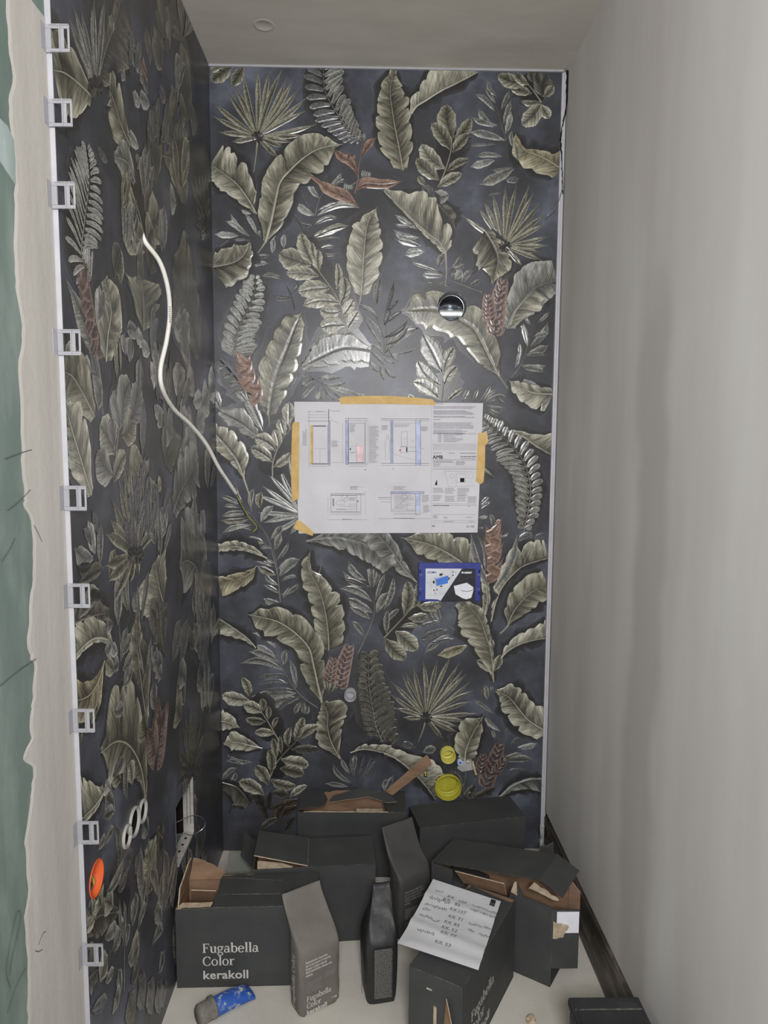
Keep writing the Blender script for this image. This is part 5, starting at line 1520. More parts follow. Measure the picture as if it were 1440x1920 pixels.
def on_note(vf, org, sc, mat, nm='handwriting', lift=.0008):
    vv = []
    for x, y in vf[0]:
        u, v = org[0] + x*sc, org[1] - y*sc*.75
        vv.append(note_pt(u, v) + Vector((0, 0, lift)))
    mk(nm, vv, vf[1], mat, note_s)
def scribble(n, seed):
    r = random.Random(seed)
    P = []
    for k in range(n*5):
        P.append((k*.17 + r.uniform(-.05, .05), (.5 if k % 2 else 0) + r.uniform(-.12, .25)*(1 if k % 3 else 1.8)))
    C_ = [p for p, t in catmull([Vector((a, b, 0)) for a, b in P], len(P)*3)]
    return stroke2([(p.x, p.y) for p in C_], .07)
words = [(.10, .17, 2, 's'), (.30, .20, 0, 'KK'), (.46, .22, 0, '107'), (.08, .30, 5, 's'), (.27, .27, 0, 'KK'), (.44, .29, 0, '85'), (.40, .36, 0, 'KK107'), (.06, .39, 5, 's'), (.66, .21, 4, 's'), (.86, .22, 3, 's'), (.66, .29, 4, 's'), (.84, .30, 4, 's'), (.42, .46, 0, 'KK 71'), (.70, .47, 4, 's'), (.90, .46, 3, 's'), (.06, .46, 2, 's'), (.06, .56, 3, 's'), (.23, .58, 2, 's'), (.40, .55, 0, 'KK 83'), (.40, .63, 0, 'KK 52'), (.72, .56, 2, 's'), (.86, .57, 3, 's'), (.42, .72, 0, 'KK 77'), (.12, .76, 4, 's'), (.40, .84, 0, 'KK 53')]
for i, (u, v, n, s_) in enumerate(words):
    if s_ == 's':
        on_note(scribble(n, i), (u, v), .075 if u < .6 else .06, MAT['pencil'])
    else:
        on_note(text_vf(s_, 1., .0), (u, v), .08, MAT['pencil'])
on_note(([(0, 0), (1, 0), (1, 1.9), (0, 1.9)], [(0, 1, 2, 3)]), (.87, .115), .07, MAT['photo_dk'], 'printed_logo', .0009)
on_note(micro_text(.12, .7, .8, 4, .18, .07, 2, 0), (.87, .115), .07, MAT['inkdim'], 'printed_logo', .0015)

# ------------------------------------------------------------------ plan sheet taped to the back wall
plan = thing('plan_sheet', 'large folded construction plan taped to the patterned back wall', 'plan', (0, 0, 0), 0)
YP = -.007
def pp(x, y):
    """plan drawing unit -> (x, z) on the back wall"""
    q = ony(540 + x*.26389, 730 + y*.26389, YP)
    return q.x, q.z
c4 = [pp(44, 88), pp(1386, 98), pp(1346, 1017), pp(76, 1024)]
NX, NY = 26, 16
V, F_ = [], []
def plan_y(u, v):
    fold = .0045*abs(math.sin(math.pi*(u*2))) + .002*math.sin(v*5+u*4)*.5
    return YP - .0015 - fold*.5
for dz in (0, .0005):
    for j in range(NY+1):
        for i in range(NX+1):
            u, v = i/NX, j/NY
            x = (c4[0][0]*(1-u) + c4[1][0]*u)*(1-v) + (c4[3][0]*(1-u) + c4[2][0]*u)*v
            z = (c4[0][1]*(1-u) + c4[1][1]*u)*(1-v) + (c4[3][1]*(1-u) + c4[2][1]*u)*v
            V.append((x, plan_y(u, v) + dz, z))
nn = (NX+1)*(NY+1)
for j in range(NY):
    for i in range(NX):
        a = j*(NX+1)+i
        F_ += [(a, a+NX+1, a+NX+2, a+1), (nn+a, nn+a+1, nn+a+NX+2, nn+a+NX+1)]
plan_s = mk('sheet', V, F_, MAT['paper'], plan, True)
PX0, PX1 = c4[3][0], c4[1][0]
PZ0, PZ1 = c4[3][1], c4[0][1]
def on_plan(nm, parts, mat, lift=.0006):
    if nm in ('drawing_wall_fill', 'drawing_mark') and len(parts) > 1:
        for q_ in parts:
            on_plan(nm, [q_], mat, lift)
        return
    V, F_ = join(parts)
    if not V:
        return
    out = []
    for x, y in V:
        a, b = pp(x, y)
        u, v = (a-PX0)/(PX1-PX0), 1-(b-PZ0)/(PZ1-PZ0)
        out.append((a, plan_y(u, v) - lift, b))
    mk(nm, out, F_, mat, plan_s)
def ln(x0, y0, x1, y1, w_=2.2):
    n = max(1, int(math.hypot(x1-x0, y1-y0)/60))
    return stroke2([(x0 + (x1-x0)*i/n, y0 + (y1-y0)*i/n) for i in range(n+1)], w_)
def rc(x0, y0, x1, y1, w_=2.2):
    return join([ln(x0, y0, x1, y0, w_), ln(x1, y0, x1, y1, w_), ln(x1, y1, x0, y1, w_), ln(x0, y1, x0, y0, w_)])
def fill(x0, y0, x1, y1):
    n = max(1, int((x1-x0)/50))
    m = max(1, int((y1-y0)/50))
    V = [(x0 + (x1-x0)*i/n, y0 + (y1-y0)*j/m) for j in range(m+1) for i in range(n+1)]
    return V, [(j*(n+1)+i, j*(n+1)+i+1, (j+1)*(n+1)+i+1, (j+1)*(n+1)+i) for j in range(m) for i in range(n)]
def rows(x0, y0, wd_, n, pitch=8, h_=2.6, seed=1, rag=.3):
    v, f = micro_text(x0, 0, wd_, n, pitch, h_, seed, rag)
    return [(a, y0 - b) for a, b in v], f
on_plan('drawing_wall_fill', [fill(287, 225, 298, 535), fill(412, 225, 428, 535), fill(732, 225, 744, 525), fill(732, 728, 965, 740)], MAT['planblue'], .0005)
on_plan('drawing_wall_fill', [fill(910, 225, 942, 540), fill(908, 742, 938, 864)], MAT['planblue2'], .0005)
on_plan('drawing_wall_fill', [fill(160, 255, 176, 530)], MAT['planyel'], .0005)
on_plan('drawing_wall_fill', [fill(486, 405, 536, 515)], MAT['planpink'], .0005)
dot = lambda x, y, r: ([(x + r*math.cos(k*.5236), y + r*math.sin(k*.5236)) for k in range(12)], [tuple(range(12))])
ring = lambda x, y, r, w_=1.8: stroke2([(x + r*math.cos(k*.2618), y + r*math.sin(k*.2618)) for k in range(25)], w_)
on_plan('drawing_mark', [dot(797, 433, 6), ring(516, 418, 8)], MAT['planred'], .0009)
on_plan('drawing_mark', [ring(450, 368, 6), ring(886, 366, 6), ring(886, 766, 7)], MAT['planyel'], .0009)
D1 = []
# section 1
D1 += [ln(135, 160, 290, 160, 1.5), ln(135, 180, 290, 180, 1.5), ln(135, 200, 300, 200, 1.5), ln(135, 225, 300, 225), ln(150, 145, 150, 560, 1.2), ln(290, 140, 290, 540), ln(300, 225, 300, 540), rc(176, 258, 282, 528), ln(180, 262, 270, 262, 5), ln(150, 530, 300, 530, 2.4), ln(150, 545, 305, 545, 1.4), ln(190, 420, 275, 420, 1), ln(228, 420, 228, 525, 1), ln(390, 240, 390, 520, 1), ln(305, 520, 400, 520, 1), ln(300, 215, 360, 240, 1)]
# section 2
D1 += [ln(410, 205, 410, 535), ln(430, 205, 430, 535), ln(410, 208, 568, 208), ln(410, 222, 568, 222, 1.4), rc(432, 240, 545, 522, 1.8), ln(550, 225, 550, 525), ln(568, 225, 568, 530, 1), ln(430, 530, 570, 530, 2.2), ln(430, 545, 560, 545, 1.4), ln(440, 448, 475, 448, 2.6), ln(490, 380, 490, 520, 1), ln(440, 405, 480, 405, 1), rc(486, 405, 536, 515, 1)]
# section 3
D1 += [ln(660, 210, 1005, 210), ln(660, 222, 1005, 222, 1.4), ln(730, 215, 730, 530), ln(746, 215, 746, 530), ln(908, 215, 908, 540), ln(942, 215, 942, 540), rc(805, 300, 848, 405, 1.4), ln(660, 525, 1005, 525), ln(660, 540, 1005, 540, 1.2), ln(746, 240, 905, 240, 1.4), rc(800, 408, 846, 450, 1.4), ln(850, 410, 910, 410, 1.2), ln(850, 442, 910, 442, 1.6), ln(945, 420, 968, 420, 1.4), ln(820, 360, 846, 342, 1), ln(750, 460, 905, 505, .8)]
# standing figure in section 3
D1 += [ring(708, 334, 9, 1.2), stroke2([(702, 344), (692, 370), (690, 420), (694, 470), (690, 500)], 1.2), stroke2([(714, 344), (722, 372), (722, 420), (718, 470), (720, 500)], 1.2)]
# floor plans
D1 += [rc(305, 740, 540, 750, 2), rc(305, 752, 488, 868, 2), rc(488, 745, 518, 868, 1.6), ln(300, 875, 520, 875, 2), ln(300, 888, 520, 888, 1.2), ln(280, 925, 565, 925, 1.2), ring(405, 772, 22, 1.4), ln(395, 780, 425, 762, 2.4), ln(360, 830, 470, 830, 1), rc(440, 815, 475, 850, 1), ln(550, 720, 550, 888, 1), ln(285, 770, 285, 890, 1), ln(445, 693, 545, 693, 1), rc(345, 790, 400, 820, 1)]
D1 += [rc(730, 724, 966, 742, 1.8), rc(734, 742, 906, 864, 2), rc(906, 742, 938, 890, 1.6), ring(825, 768, 22, 1.4), ln(815, 776, 870, 758, 1.4), ln(640, 768, 730, 768, 2.2), ln(645, 780, 730, 780, 1.6), ln(655, 800, 730, 800, 1.6), ln(750, 880, 930, 880, 1.4), ln(750, 888, 920, 888, 1), ln(640, 918, 1010, 918, 1.2), rc(845, 810, 900, 860, 1), ln(740, 860, 840, 780, .8), ln(945, 880, 1005, 868, 1)]
on_plan('drawing_line', D1, MAT['line'])
on_plan('drawing_mark', [fill(840, 412, 848, 445), fill(492, 790, 500, 798), fill(440, 418, 447, 432), rc(320, 778, 326, 826, 3), ln(172, 530, 280, 530, 4), ln(432, 522, 545, 522, 3.4), ln(290, 140, 290, 225, 3.4)], MAT['lineblk'], .0008)
TXT = [rows(310, 368, 52, 7, 6.5, 2, 2), rows(440, 250, 40, 9, 6.5, 2, 3), rows(575, 265, 70, 33, 8, 2.2, 4, .35), rows(665, 258, 46, 6, 6, 2, 5), rows(945, 266, 52, 6, 6, 2, 6), rows(755, 252, 110, 3, 7, 2, 7), rows(748, 692, 85, 4, 6.5, 2, 8), rows(950, 752, 50, 8, 6.5, 2, 9), rows(960, 825, 45, 8, 6.5, 2, 10), rows(388, 924, 64, 1, 6, 3, 11, 0), rows(752, 916, 145, 1, 6, 3, 12, 0), rows(200, 160, 60, 1, 6, 3, 13), rows(300, 155, 70, 1, 6, 2, 14), rows(345, 850, 90, 2, 6, 2, 15), rows(435, 770, 45, 4, 6, 2, 16), rows(755, 755, 140, 13, 8, 1.6, 17, .6), rows(440, 690, 60, 4, 7, 2, 18)]
v, f = rows(0, 0, 120, 5, 6, 2, 19)
TXT.append(([(108 + b, 400 - a) for a, b in v], f))
# title block
TXT += [rows(1032, 104, 70, 1, 8, 3, 20, 0), rows(1032, 126, 300, 2, 9, 3, 21), rows(1032, 154, 310, 4, 8, 3, 22), rows(1032, 193, 305, 2, 9, 3, 23), rows(1032, 217, 60, 1, 8, 3, 24), rows(1032, 240, 290, 5, 9, 3, 25), rows(1032, 290, 240, 4, 8, 2.5, 26), rows(1066, 318, 26, 8, 8, 2.4, 27, .1), rows(1104, 318, 140, 8, 8, 2.4, 28, .6), rows(1032, 455, 60, 1, 8, 3, 29, .1), rows(1140, 455, 46, 1, 8, 3, 30, 0), rows(1222, 456, 110, 1, 8, 4, 31, 0), rows(1224, 480, 112, 1, 8, 5, 32, 0), rows(1224, 492, 105, 1, 8, 3, 33, 0), rows(1030, 512, 150, 2, 8, 3, 34), rows(1030, 530, 60, 3, 8, 2.4, 35), rows(1192, 514, 65, 4, 8, 2.6, 36), rows(1030, 704, 80, 4, 9, 2.6, 37), rows(1115, 704, 70, 5, 9, 2.6, 38), rows(1202, 704, 85, 7, 8, 2.6, 39), rows(1028, 754, 65, 5, 9, 2.6, 40), rows(1114, 760, 75, 5, 9, 2.6, 41), rows(1200, 758, 70, 5, 9, 2.6, 42), rows(1275, 764, 65, 6, 8, 2.6, 43), rows(1028, 828, 118, 1, 8, 4, 44, 0), rows(1280, 832, 16, 1, 8, 3, 45), rows(1028, 898, 40, 3, 8, 2.6, 46), rows(1104, 908, 30, 2, 8, 2.6, 47), rows(1104, 940, 80, 1, 8, 3, 48), rows(1262, 910, 50, 1, 8, 2.6, 49), rows(1290, 940, 32, 1, 8, 2.6, 50)]
on_plan('plan_text', TXT, MAT['line'])
on_plan('drawing_line', [ln(1028, y, 1336, y + 1, w_) for y, w_ in ((310, 1), (318, 1), (388, 1), (396, 1), (404, 1), (412, 1), (420, 1), (428, 1), (500, 1.8), (552, 1), (565, 2), (812, 1), (822, 1.4), (888, 1), (930, 1), (945, 1))] + [ln(1018, 100, 1018, 1000, .6)], MAT['line'], .0007)
on_plan('drawing_line', [rc(1195, 600, 1262, 660, 1), ln(1110, 580, 1330, 588, 1), ln(1110, 580, 1140, 690, 1), ln(1140, 690, 1330, 684, 1), rc(1280, 605, 1315, 630, .8), rc(1150, 605, 1180, 628, .8), ln(1195, 600, 1195, 684, 1), ln(1160, 670, 1190, 640, 1)], MAT['line'], .0007)
on_plan('north_arrow', [([(1042, 678), (1060, 680), (1057, 640)], [(0, 1, 2)])], MAT['lineblk'], .0009)
on_plan('site_block', [fill(1222, 630, 1252, 658)], MAT['lineblk'], .0009)
pw_ = [0]
def plan_word(s_, x, y, size, bold, mat):
    v, f = text_vf(s_, size, bold)
    pw_[0] += 1
    on_plan('plan_lettering', [([(x+a, y-b) for a, b in v], f)], mat, .0009 + pw_[0]*.00005)
plan_word('AMB', 1027, 493, 36, 0, MAT['lineblk'])
plan_word('AMB', 1028.6, 493.6, 36, 0, MAT['lineblk'])
plan_word('00', 1022, 977, 21, 0, MAT['lineblk'])
plan_word('61.102', 1268, 980, 20, 0, MAT['lineblk'])
plan_word('C', 742, 570, 15, 0, MAT['lineblk'])
plan_word('B', 545, 576, 15, 0, MAT['lineblk'])
# masking tape strips
def tape(poly, off=.0045, curl=0.):
    pts = [pp(x, y) for x, y in poly]
    n = len(pts)
    y0 = YP - off
    V = [(a, y0 - curl*(h1(i, 3)), b) for i, (a, b) in enumerate(pts)] + [(a, y0 + .0005, b) for a, b in pts]
    F_ = [tuple(range(n)), tuple(range(2*n-1, n-1, -1))] + [(i, n+i, n+(i+1) % n, (i+1) % n) for i in range(n)]
    mk('masking_tape', V, F_, MAT['tape'], plan)
tape([(358, 68), (395, 52), (560, 47), (720, 47), (900, 58), (1025, 72), (1050, 100), (1046, 113), (700, 104), (375, 106)])
tape([(32, 245), (48, 234), (82, 232), (80, 500), (78, 775), (28, 800), (22, 600), (26, 400)])
tape([(1350, 330), (1402, 305), (1418, 340), (1400, 372), (1398, 540), (1388, 655), (1368, 674), (1334, 652), (1342, 500)])
tape([(1348, 310), (1412, 306), (1422, 372), (1406, 396), (1372, 378)], .0054)
tape([(66, 926), (92, 936), (182, 1012), (176, 1040), (112, 1018), (38, 986)], .0048)

# ------------------------------------------------------------------ blue protective box of the flush plate
sg = thing('flush_plate_cover', 'blue plastic cover with a printed picture below the plan', 'cover', (0, 0, 0), 0)
s0, s1 = ony(785, 1055, -.008), ony(900, 1127, -.008)
sw, sh = s1.x-s0.x, s0.z-s1.z
sgb = box('cover_body', (s0.x, -.012, s1.z), (s1.x, -.002, s0.z), MAT['blue'], sg, .0015)
SO = Vector((s0.x, -.012, s0.z))
def sgp(x, y):
    """unit of the enlarged picture (140..1245, 150..830)"""
    return ((x-137)/1110*sw, -(y-150)/685*sh)
def on_sg(nm, poly, mat, lift):
    pts = [sgp(x, y) for x, y in poly]
    flat(nm, (pts, [tuple(range(len(pts)))]), SO, (1, 0, 0), (0, 0, 1), mat, sgb, lift)
on_sg('printed_picture', [(262, 250), (910, 250), (535, 826), (480, 800), (390, 796), (262, 796)], MAT['photo_lt'], .0004)
on_sg('printed_picture', [(910, 250), (1152, 250), (1152, 830), (535, 830)], MAT['photo_dk'], .0004)
for a, b in (((790, 485), (1140, 385)), ((870, 300), (870, 460)), ((1010, 255), (1010, 500)), ((640, 690), (800, 640))):
    pa, pb = sgp(*a), sgp(*b)
    flat('printed_line', stroke2([pa, pb], .0006), SO, (1, 0, 0), (0, 0, 1), MAT['pencil'], sgb, .0008)
for a, b in (((265, 505), (360, 495)), ((360, 495), (360, 745)), ((360, 745), (620, 680)), ((715, 265), (715, 520)), ((480, 400), (600, 270))):
    flat('printed_line', stroke2([sgp(*a), sgp(*b)], .0005), SO, (1, 0, 0), (0, 0, 1), MAT['inkdim'], sgb, .0008)
on_sg('printed_block', [(455, 435), (665, 375), (665, 510), (460, 560)], MAT['photo_bl'], .0009)
on_sg('printed_block', [(415, 408), (640, 372), (665, 376), (455, 436)], MAT['planblue2'], .0009)
on_sg('printed_block', [(415, 408), (455, 436), (460, 560), (450, 540)], MAT['planblue'], .0009)
for poly in ([(500, 372), (520, 335), (570, 340), (575, 352), (540, 382)], [(385, 490), (405, 458), (432, 490), (412, 528)], [(668, 400), (692, 408), (690, 440), (668, 462)], [(510, 560), (570, 545), (560, 568), (540, 580)], [(735, 300), (765, 298), (750, 330)], [(750, 345), (765, 380), (735, 382)], [(402, 622), (438, 638), (402, 656)], [(478, 612), (478, 640), (442, 630)]):
    on_sg('printed_arrow', poly, MAT['photo_dk'], .0009)
on_sg('printed_toilet', [(768, 560), (1000, 500), (1118, 580), (1120, 640), (1085, 770), (1000, 798), (930, 780), (800, 705)], MAT['white2'], .0009)
on_sg('printed_toilet', [(880, 615), (920, 640), (1020, 650), (1100, 630), (1118, 600), (1118, 612), (1098, 644), (1020, 662), (915, 652)], MAT['inkdim'], .0012)
for s_, x, y, size, bold, m_ in (('SIGMA', 290, 335, .0105, .00015, MAT['blue']), ('0', 788, 340, .0085, 0, MAT['photo_dk']), ('0', 424, 706, .0085, 0, MAT['photo_dk'])):
    flat('printed_word', text_vf(s_, size, bold), SO, (1, 0, 0), (0, 0, 1), m_, sgb, .0012, sgp(x, y))
flat('printed_word', text_vf('GEBERIT', .0075, .00045, spacing=.92), SO, (1, 0, 0), (0, 0, 1), MAT['white2'], sgb, .0012, sgp(945, 335))
on_sg('printed_word', [(903, 306), (938, 306), (938, 335), (903, 335)], MAT['white2'], .0012)
for x, y in ((166, 300), (166, 690), (1222, 300), (1222, 690)):
    on_sg('slot', [(x-8, y-28), (x+8, y-28), (x+8, y+28), (x-8, y+28)], MAT['void'], .0006)
for x0, x1, y in ((150, 210, 360), (1185, 1245, 360), (150, 200, 612), (1182, 1245, 618)):
    on_sg('notch', [(x0, y-6), (x1, y-6), (x1, y+6), (x0, y+6)], MAT['inkdim'], .0007)

# ------------------------------------------------------------------ things set into the back wall
du = thing('duct_sleeve', 'shiny metal duct sleeve set into the back wall above the plan', 'pipe', (PIPE.x, 0, PIPE.z), 0)
v, f = lathe([(.0445, -.003), (.0462, -.003), (.0462, .10), (.0445, .10)], (0, 0, 0), (0, 1, 0), 48)
f += [(47*0+k, (k+1) % 48, 3*48+(k+1) % 48, 3*48+k) for k in range(48)]
mk('sleeve', v, f, MAT['chrome'], du, True)
v, f = lathe([(.040, .022), (.0415, .02), (.0415, .10), (.040, .10), (.040, .022)], (-.001, 0, -.003), (0, 1, 0), 48)
mk('inner_sleeve', v, f, MAT['chrome'], du, True)
V, F_ = [], []
for k in range(25):                                  # bend of the duct: curved in height only
    z = -.0405 + .081*k/24
    hw_ = math.sqrt(max(0, .0406**2 - z*z))
    for e in (-1, -.5, 0, .5, 1):
        V.append((hw_*e, .045 + .040*((z+.012)/.04)**2*.6, z - .002))
for k in range(24):
    for e in range(4):
        F_.append((k*5+e, k*5+e+1, k*5+e+6, k*5+e+5))
mk('duct_bend', V, F_, MAT['chrome'], du, True)

def tube_cap(name, label, p, r, wall, out, depth, mat, n=40, ringd=None, floor_mat=None):
    t = thing(name, label, 'pipe plug', (p.x, 0, p.z), 0)
    v, f = lathe([(r-wall, depth), (r-wall, -out+.001), (r-wall*.5, -out), (r, -out+.001), (r, .05)], (0, 0, 0), (0, 1, 0), n)
    mk('rim', v, f, mat, t, True)
    v, f = lathe([(0, depth), (r-wall, depth)], (0, 0, 0), (0, 1, 0), n)
    mk('base', v, f, floor_mat or mat, t)
    if ringd:
        for k, d in enumerate(ringd):
            v, f = lathe([(r-wall-.004-.003*k, d+.003), (r-wall-.004-.003*k, d), (r-wall, d)], (0, 0, 0), (0, 1, 0), n)
            mk('inner_ring', v, f, mat, t, True)
    return t
tube_cap('drain_plug', 'translucent grey pipe cap sticking out of the back wall', CAPW, .0198, .003, .03, .004, plain('grey_plastic', (170, 170, 174), .4, .4, var=.04))
tube_cap('pipe_plug', 'small pale yellow pipe plug on the back wall, upper of two', Y1, .0253, .0022, .030, .035, MAT['yellow2'], ringd=[.012])
tube_cap('pipe_plug', 'large yellow pipe plug just above the back right carton', Y2, .0453, .0022, .012, .055, MAT['yellow'], ringd=[.018, .032])
# water connection with bracket and bolts
wc = thing('water_outlet', 'blue water outlet on a bracket beside the yellow plugs', 'fitting', (0, 0, 0), 0)
q = ony(863, 1431, -.016)
v, f = lathe([(.0045, .016), (.0052, 0), (.009, 0), (.0095, .002), (.0095, .016)], q, (0, 1, 0), 24)
mk('outlet_ring', v, f, MAT['planblue2'], wc, True)
v, f = lathe([(0, .003), (.0055, .003)], q, (0, 1, 0), 20)
mk('outlet_plug', v, f, MAT['bluep'], wc)
br_ = [ony(x, y, -.004) for x, y in ((857, 1440), (862, 1428), (884, 1424), (888, 1442), (880, 1444), (866, 1446))]
nb = len(br_)
mk('bracket_plate', [(p.x, -.007, p.z) for p in br_] + [(p.x, -.001, p.z) for p in br_], [tuple(range(nb)), tuple(range(2*nb-1, nb-1, -1))] + [(i, nb+i, nb+(i+1) % nb, (i+1) % nb) for i in range(nb)], MAT['zinc'], wc)
q2 = ony(877, 1429, -.008)
v, f = lathe([(0, -.003), (.005, -.003), (.0065, .0), (.0065, .008)], q2, (0, 1, 0), 20)
mk('outlet_cover', v, f, MAT['inkdim'] if False else MAT['zinc'], wc, True)
rd = thing('fixing_rod', 'cream plastic fixing rod hanging beside the water outlet', 'rod', (0, 0, 0), 0)
v, f = tube([ony(885.5, 1427, -.012), ony(889, 1440, -.014), ony(893, 1453, -.014)], .0042, 10)
mk('rod', v, f, plain('cream_plastic', (176, 170, 136), .5, .4), rd, True)
for lab, (x, y) in (('brass bolt in the back wall above the cardboard strip', (798, 1455)), ('brass bolt under the cream fixing rod', (892.5, 1453.5))):
    t = thing('wall_bolt', lab, 'bolt', (0, 0, 0), 0, 'brass wall bolts')
    q = ony(x, y, -.015)
    v, f = lathe([(0, 0), (.0036, 0), (.0042, .001), (.0042, .016)], q, (0, 1, 0), 14)
    mk('bolt_shank', v, f, MAT['brass'], t, True)
    v, f = lathe([(.0042, .009), (.0075, .009), (.0075, .014), (.0042, .014)], q, (0, 1, 0), 6)
    mk('nut', v, f, MAT['brass'], t)

# perforated cardboard strip leaning on the back wall
cs = thing('cardboard_strip', 'torn brown cardboard strip leaning against the back wall', 'cardboard', (0, 0, 0), 0)
a, b = ony(726, 1489, -.05), ony(806, 1423, -.014)
U_ = (b-a).normalized()
Wd_ = U_.cross(Vector((0, 1, 0))).normalized()
L_ = (b-a).length
panel('strip', cs, [(0, -.013), (L_, -.019)] + jag((L_, -.019), (L_-.004, .019), 5, .002, 4) + jag((L_-.004, .019), (0, .012), 12, .0015, 6), a, U_, -Wd_, .003, [MAT['kraft'], MAT['kraft'], MAT['torn']])
Nn = U_.cross(-Wd_).normalized()
parts = []
for k in range(22):
    x = .006 + k*(L_-.012)/22
    parts.append(([(x, -.010), (x+.0025, -.010), (x+.0025, -.0085), (x, -.0085)], [(0, 1, 2, 3)]))
flat('perforation', join(parts), a, U_, -Wd_, MAT['cdark'], cs, .0004)

# ------------------------------------------------------------------ left wall fittings
so = thing('socket_box', 'orange electrical back box set into the left wall', 'socket box', (0, OB.y, OB.z), 0)
v, f = lathe([(.0305, -.055), (.0305, .001), (.0325, .0015), (.0335, .0), (.0335, -.06)], (0, 0, 0), (1, 0, 0), 40)
mk('box_rim', v, f, MAT['orange'], so, True)
v, f = lathe([(0, -.052), (.031, -.052)], (0, 0, 0), (1, 0, 0), 30)
mk('box_floor', v, f, MAT['orange'], so)
v, f = lathe([(.0285, -.022), (.0285, -.018), (.0305, -.018)], (0, 0, 0), (1, 0, 0), 40)
mk('inner_ring', v, f, MAT['orange'], so, True)
v, f = lathe([(0, -.030), (.0302, -.030)], (0, 0, 0), (1, 0, 0), 30)
for m_, pts in ((MAT['cyel'], [(-.03, -.004, .022), (-.012, -.002, .008), (-.006, .002, -.008), (-.016, -.008, -.026)]),
                (MAT['cdark'], [(-.03, -.012, .016), (-.010, -.010, .004), (-.006, -.008, -.012), (-.016, -.014, -.024)]),
                (MAT['cdark'], [(-.03, -.018, .012), (-.010, -.016, .006), (-.005, -.014, -.006), (-.012, -.02, -.018)]),
                (MAT['cblu'], [(-.03, -.016, .010), (-.009, -.013, .0), (-.005, -.012, -.012), (-.012, -.017, -.02)])):
    v, f = tube(pts, .0019, 7)
    mk('wire', v, f, m_, so, True)
RINGM = plain('ring_plastic', (160, 159, 154), .5, .3, var=.04)
for (p, r), lab in zip(rings, ('lowest white pipe ring on the left wall, nearest the orange box', 'middle white pipe ring on the left wall, dark inside', 'highest white pipe ring on the left wall')):
    t = thing('pipe_ring', lab, 'pipe ring', (0, p.y, p.z), 0, 'white pipe rings on the left wall')
    v, f = lathe([(r-.0045, -.001), (r-.004, .004), (r-.0025, .0055), (r-.0005, .0055), (r+.001, .003), (r+.001, .0), (r-.001, -.004)], (0, 0, 0), (1, 0, 0), 32)
    mk('ring', v, f, RINGM, t, True)
    v, f = lathe([(r-.0045, -.04), (r-.0045, -.0008)], (0, 0, 0), (1, 0, 0), 32)
    mk('pipe_bore', v, f, MAT['void'], t, True)  # bore coloured near-black to stand for the shade inside the pipe
    v, f = lathe([(0, -.03), (r-.006, -.03)], (0, 0, 0), (1, 0, 0), 24)
    mk('pipe_end', v, f, MAT['void'], t)

# inspection opening: metal studs, dark cavity
op = thing('wall_opening', 'inspection opening in the left wall with metal stud and track showing', 'opening', (0, 0, 0), 0)
y0, y1, z0, z1 = OPN
def cavity(nm, a, b, m_):
    return box(nm, a, b, m_, op)
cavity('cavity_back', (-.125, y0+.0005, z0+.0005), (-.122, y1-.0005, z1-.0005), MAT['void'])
cavity('stud_web', (-.029, y1-.006, z0+.001), (-.0, y1-.0005, z1-.001), MAT['zinc'])
for xx in (-.0095, -.019):
    cavity('stud_groove', (xx, y1-.0066, z0+.03), (xx+.0018, y1-.006, z1-.001), MAT['scuff'])
cavity('track', (-.030, y0+.02, z0+.0005), (-.0, y1-.007, z0+.006), MAT['zinc'])
for k in range(4):
    yk = y1-.035-k*.032
    cavity('track_slot', (-.018, yk-.008, z0+.006), (-.012, yk, z0+.0066), MAT['void'])
cavity('plasterboard_edge', (-.03, y0+.0005, z0+.001), (-.001, y0+.006, z1-.001), MAT['scrap'])
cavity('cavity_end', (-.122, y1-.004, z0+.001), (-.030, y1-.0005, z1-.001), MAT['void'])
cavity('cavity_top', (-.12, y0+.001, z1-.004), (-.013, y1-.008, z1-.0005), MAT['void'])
wl_ = thing('wire_loop', 'thin steel wire loop sticking out of the wall opening', 'wire', (0, 0, 0), 0)
lp = [(330, 1571, -.50), (345, 1563, -.46), (358, 1566, -.43), (372, 1560, -.41), (384, 1549, -.40), (383, 1538, -.40), (372, 1530, -.41), (356, 1530, -.43), (342, 1537, -.46), (331, 1546, -.5)]
P_ = [ony(x, y, d) for x, y, d in lp]
P_[0].x = -.03
P_[-1].x = -.03
v, f = tube(P_, .0011, 7, 70)
mk('loop', v, f, MAT['chrome'], wl_, True)

# white cable
cb = thing('electric_cable', 'white electric cable hanging out of the left wall with bare wires', 'cable', (0, 0, 0), 0)
cpx = [(268, 438, -.692), (270, 456, -.690), (300, 492, -.655), (315, 542, -.625), (318, 592, -.605), (312, 640, -.612), (301, 692, -.63), (305, 730, -.615), (326, 767, -.53), (358, 797, -.44), (387, 833, -.36), (410, 876, -.29), (430, 906, -.23), (443, 926, -.18)]
P_ = [ony(x, y, d) for x, y, d in cpx]
for i, p in enumerate(P_):
    p.x = max(p.x, .006) if i > 1 else p.x
P_[0].x, P_[1].x = -.004, .004
v, f = tube(P_, .0052, 12, 90)
mk('sheath', v, f, MAT['cable'], cb, True)
for k, (x, y, d) in enumerate([(318.5, 575+4*i, -.609) for i in range(8)] + [(407+2.2*i, 868+4.5*i, -.295+.006*i) for i in range(8)]):
    q = ony(x, y, d-.006)
    v, f = boxvf(q - Vector((.0009, .0004, .0018)), q + Vector((.0009, .0004, .0018*h1(k))))
    mk('cable_marking', v, f, MAT['cdark'], cb)
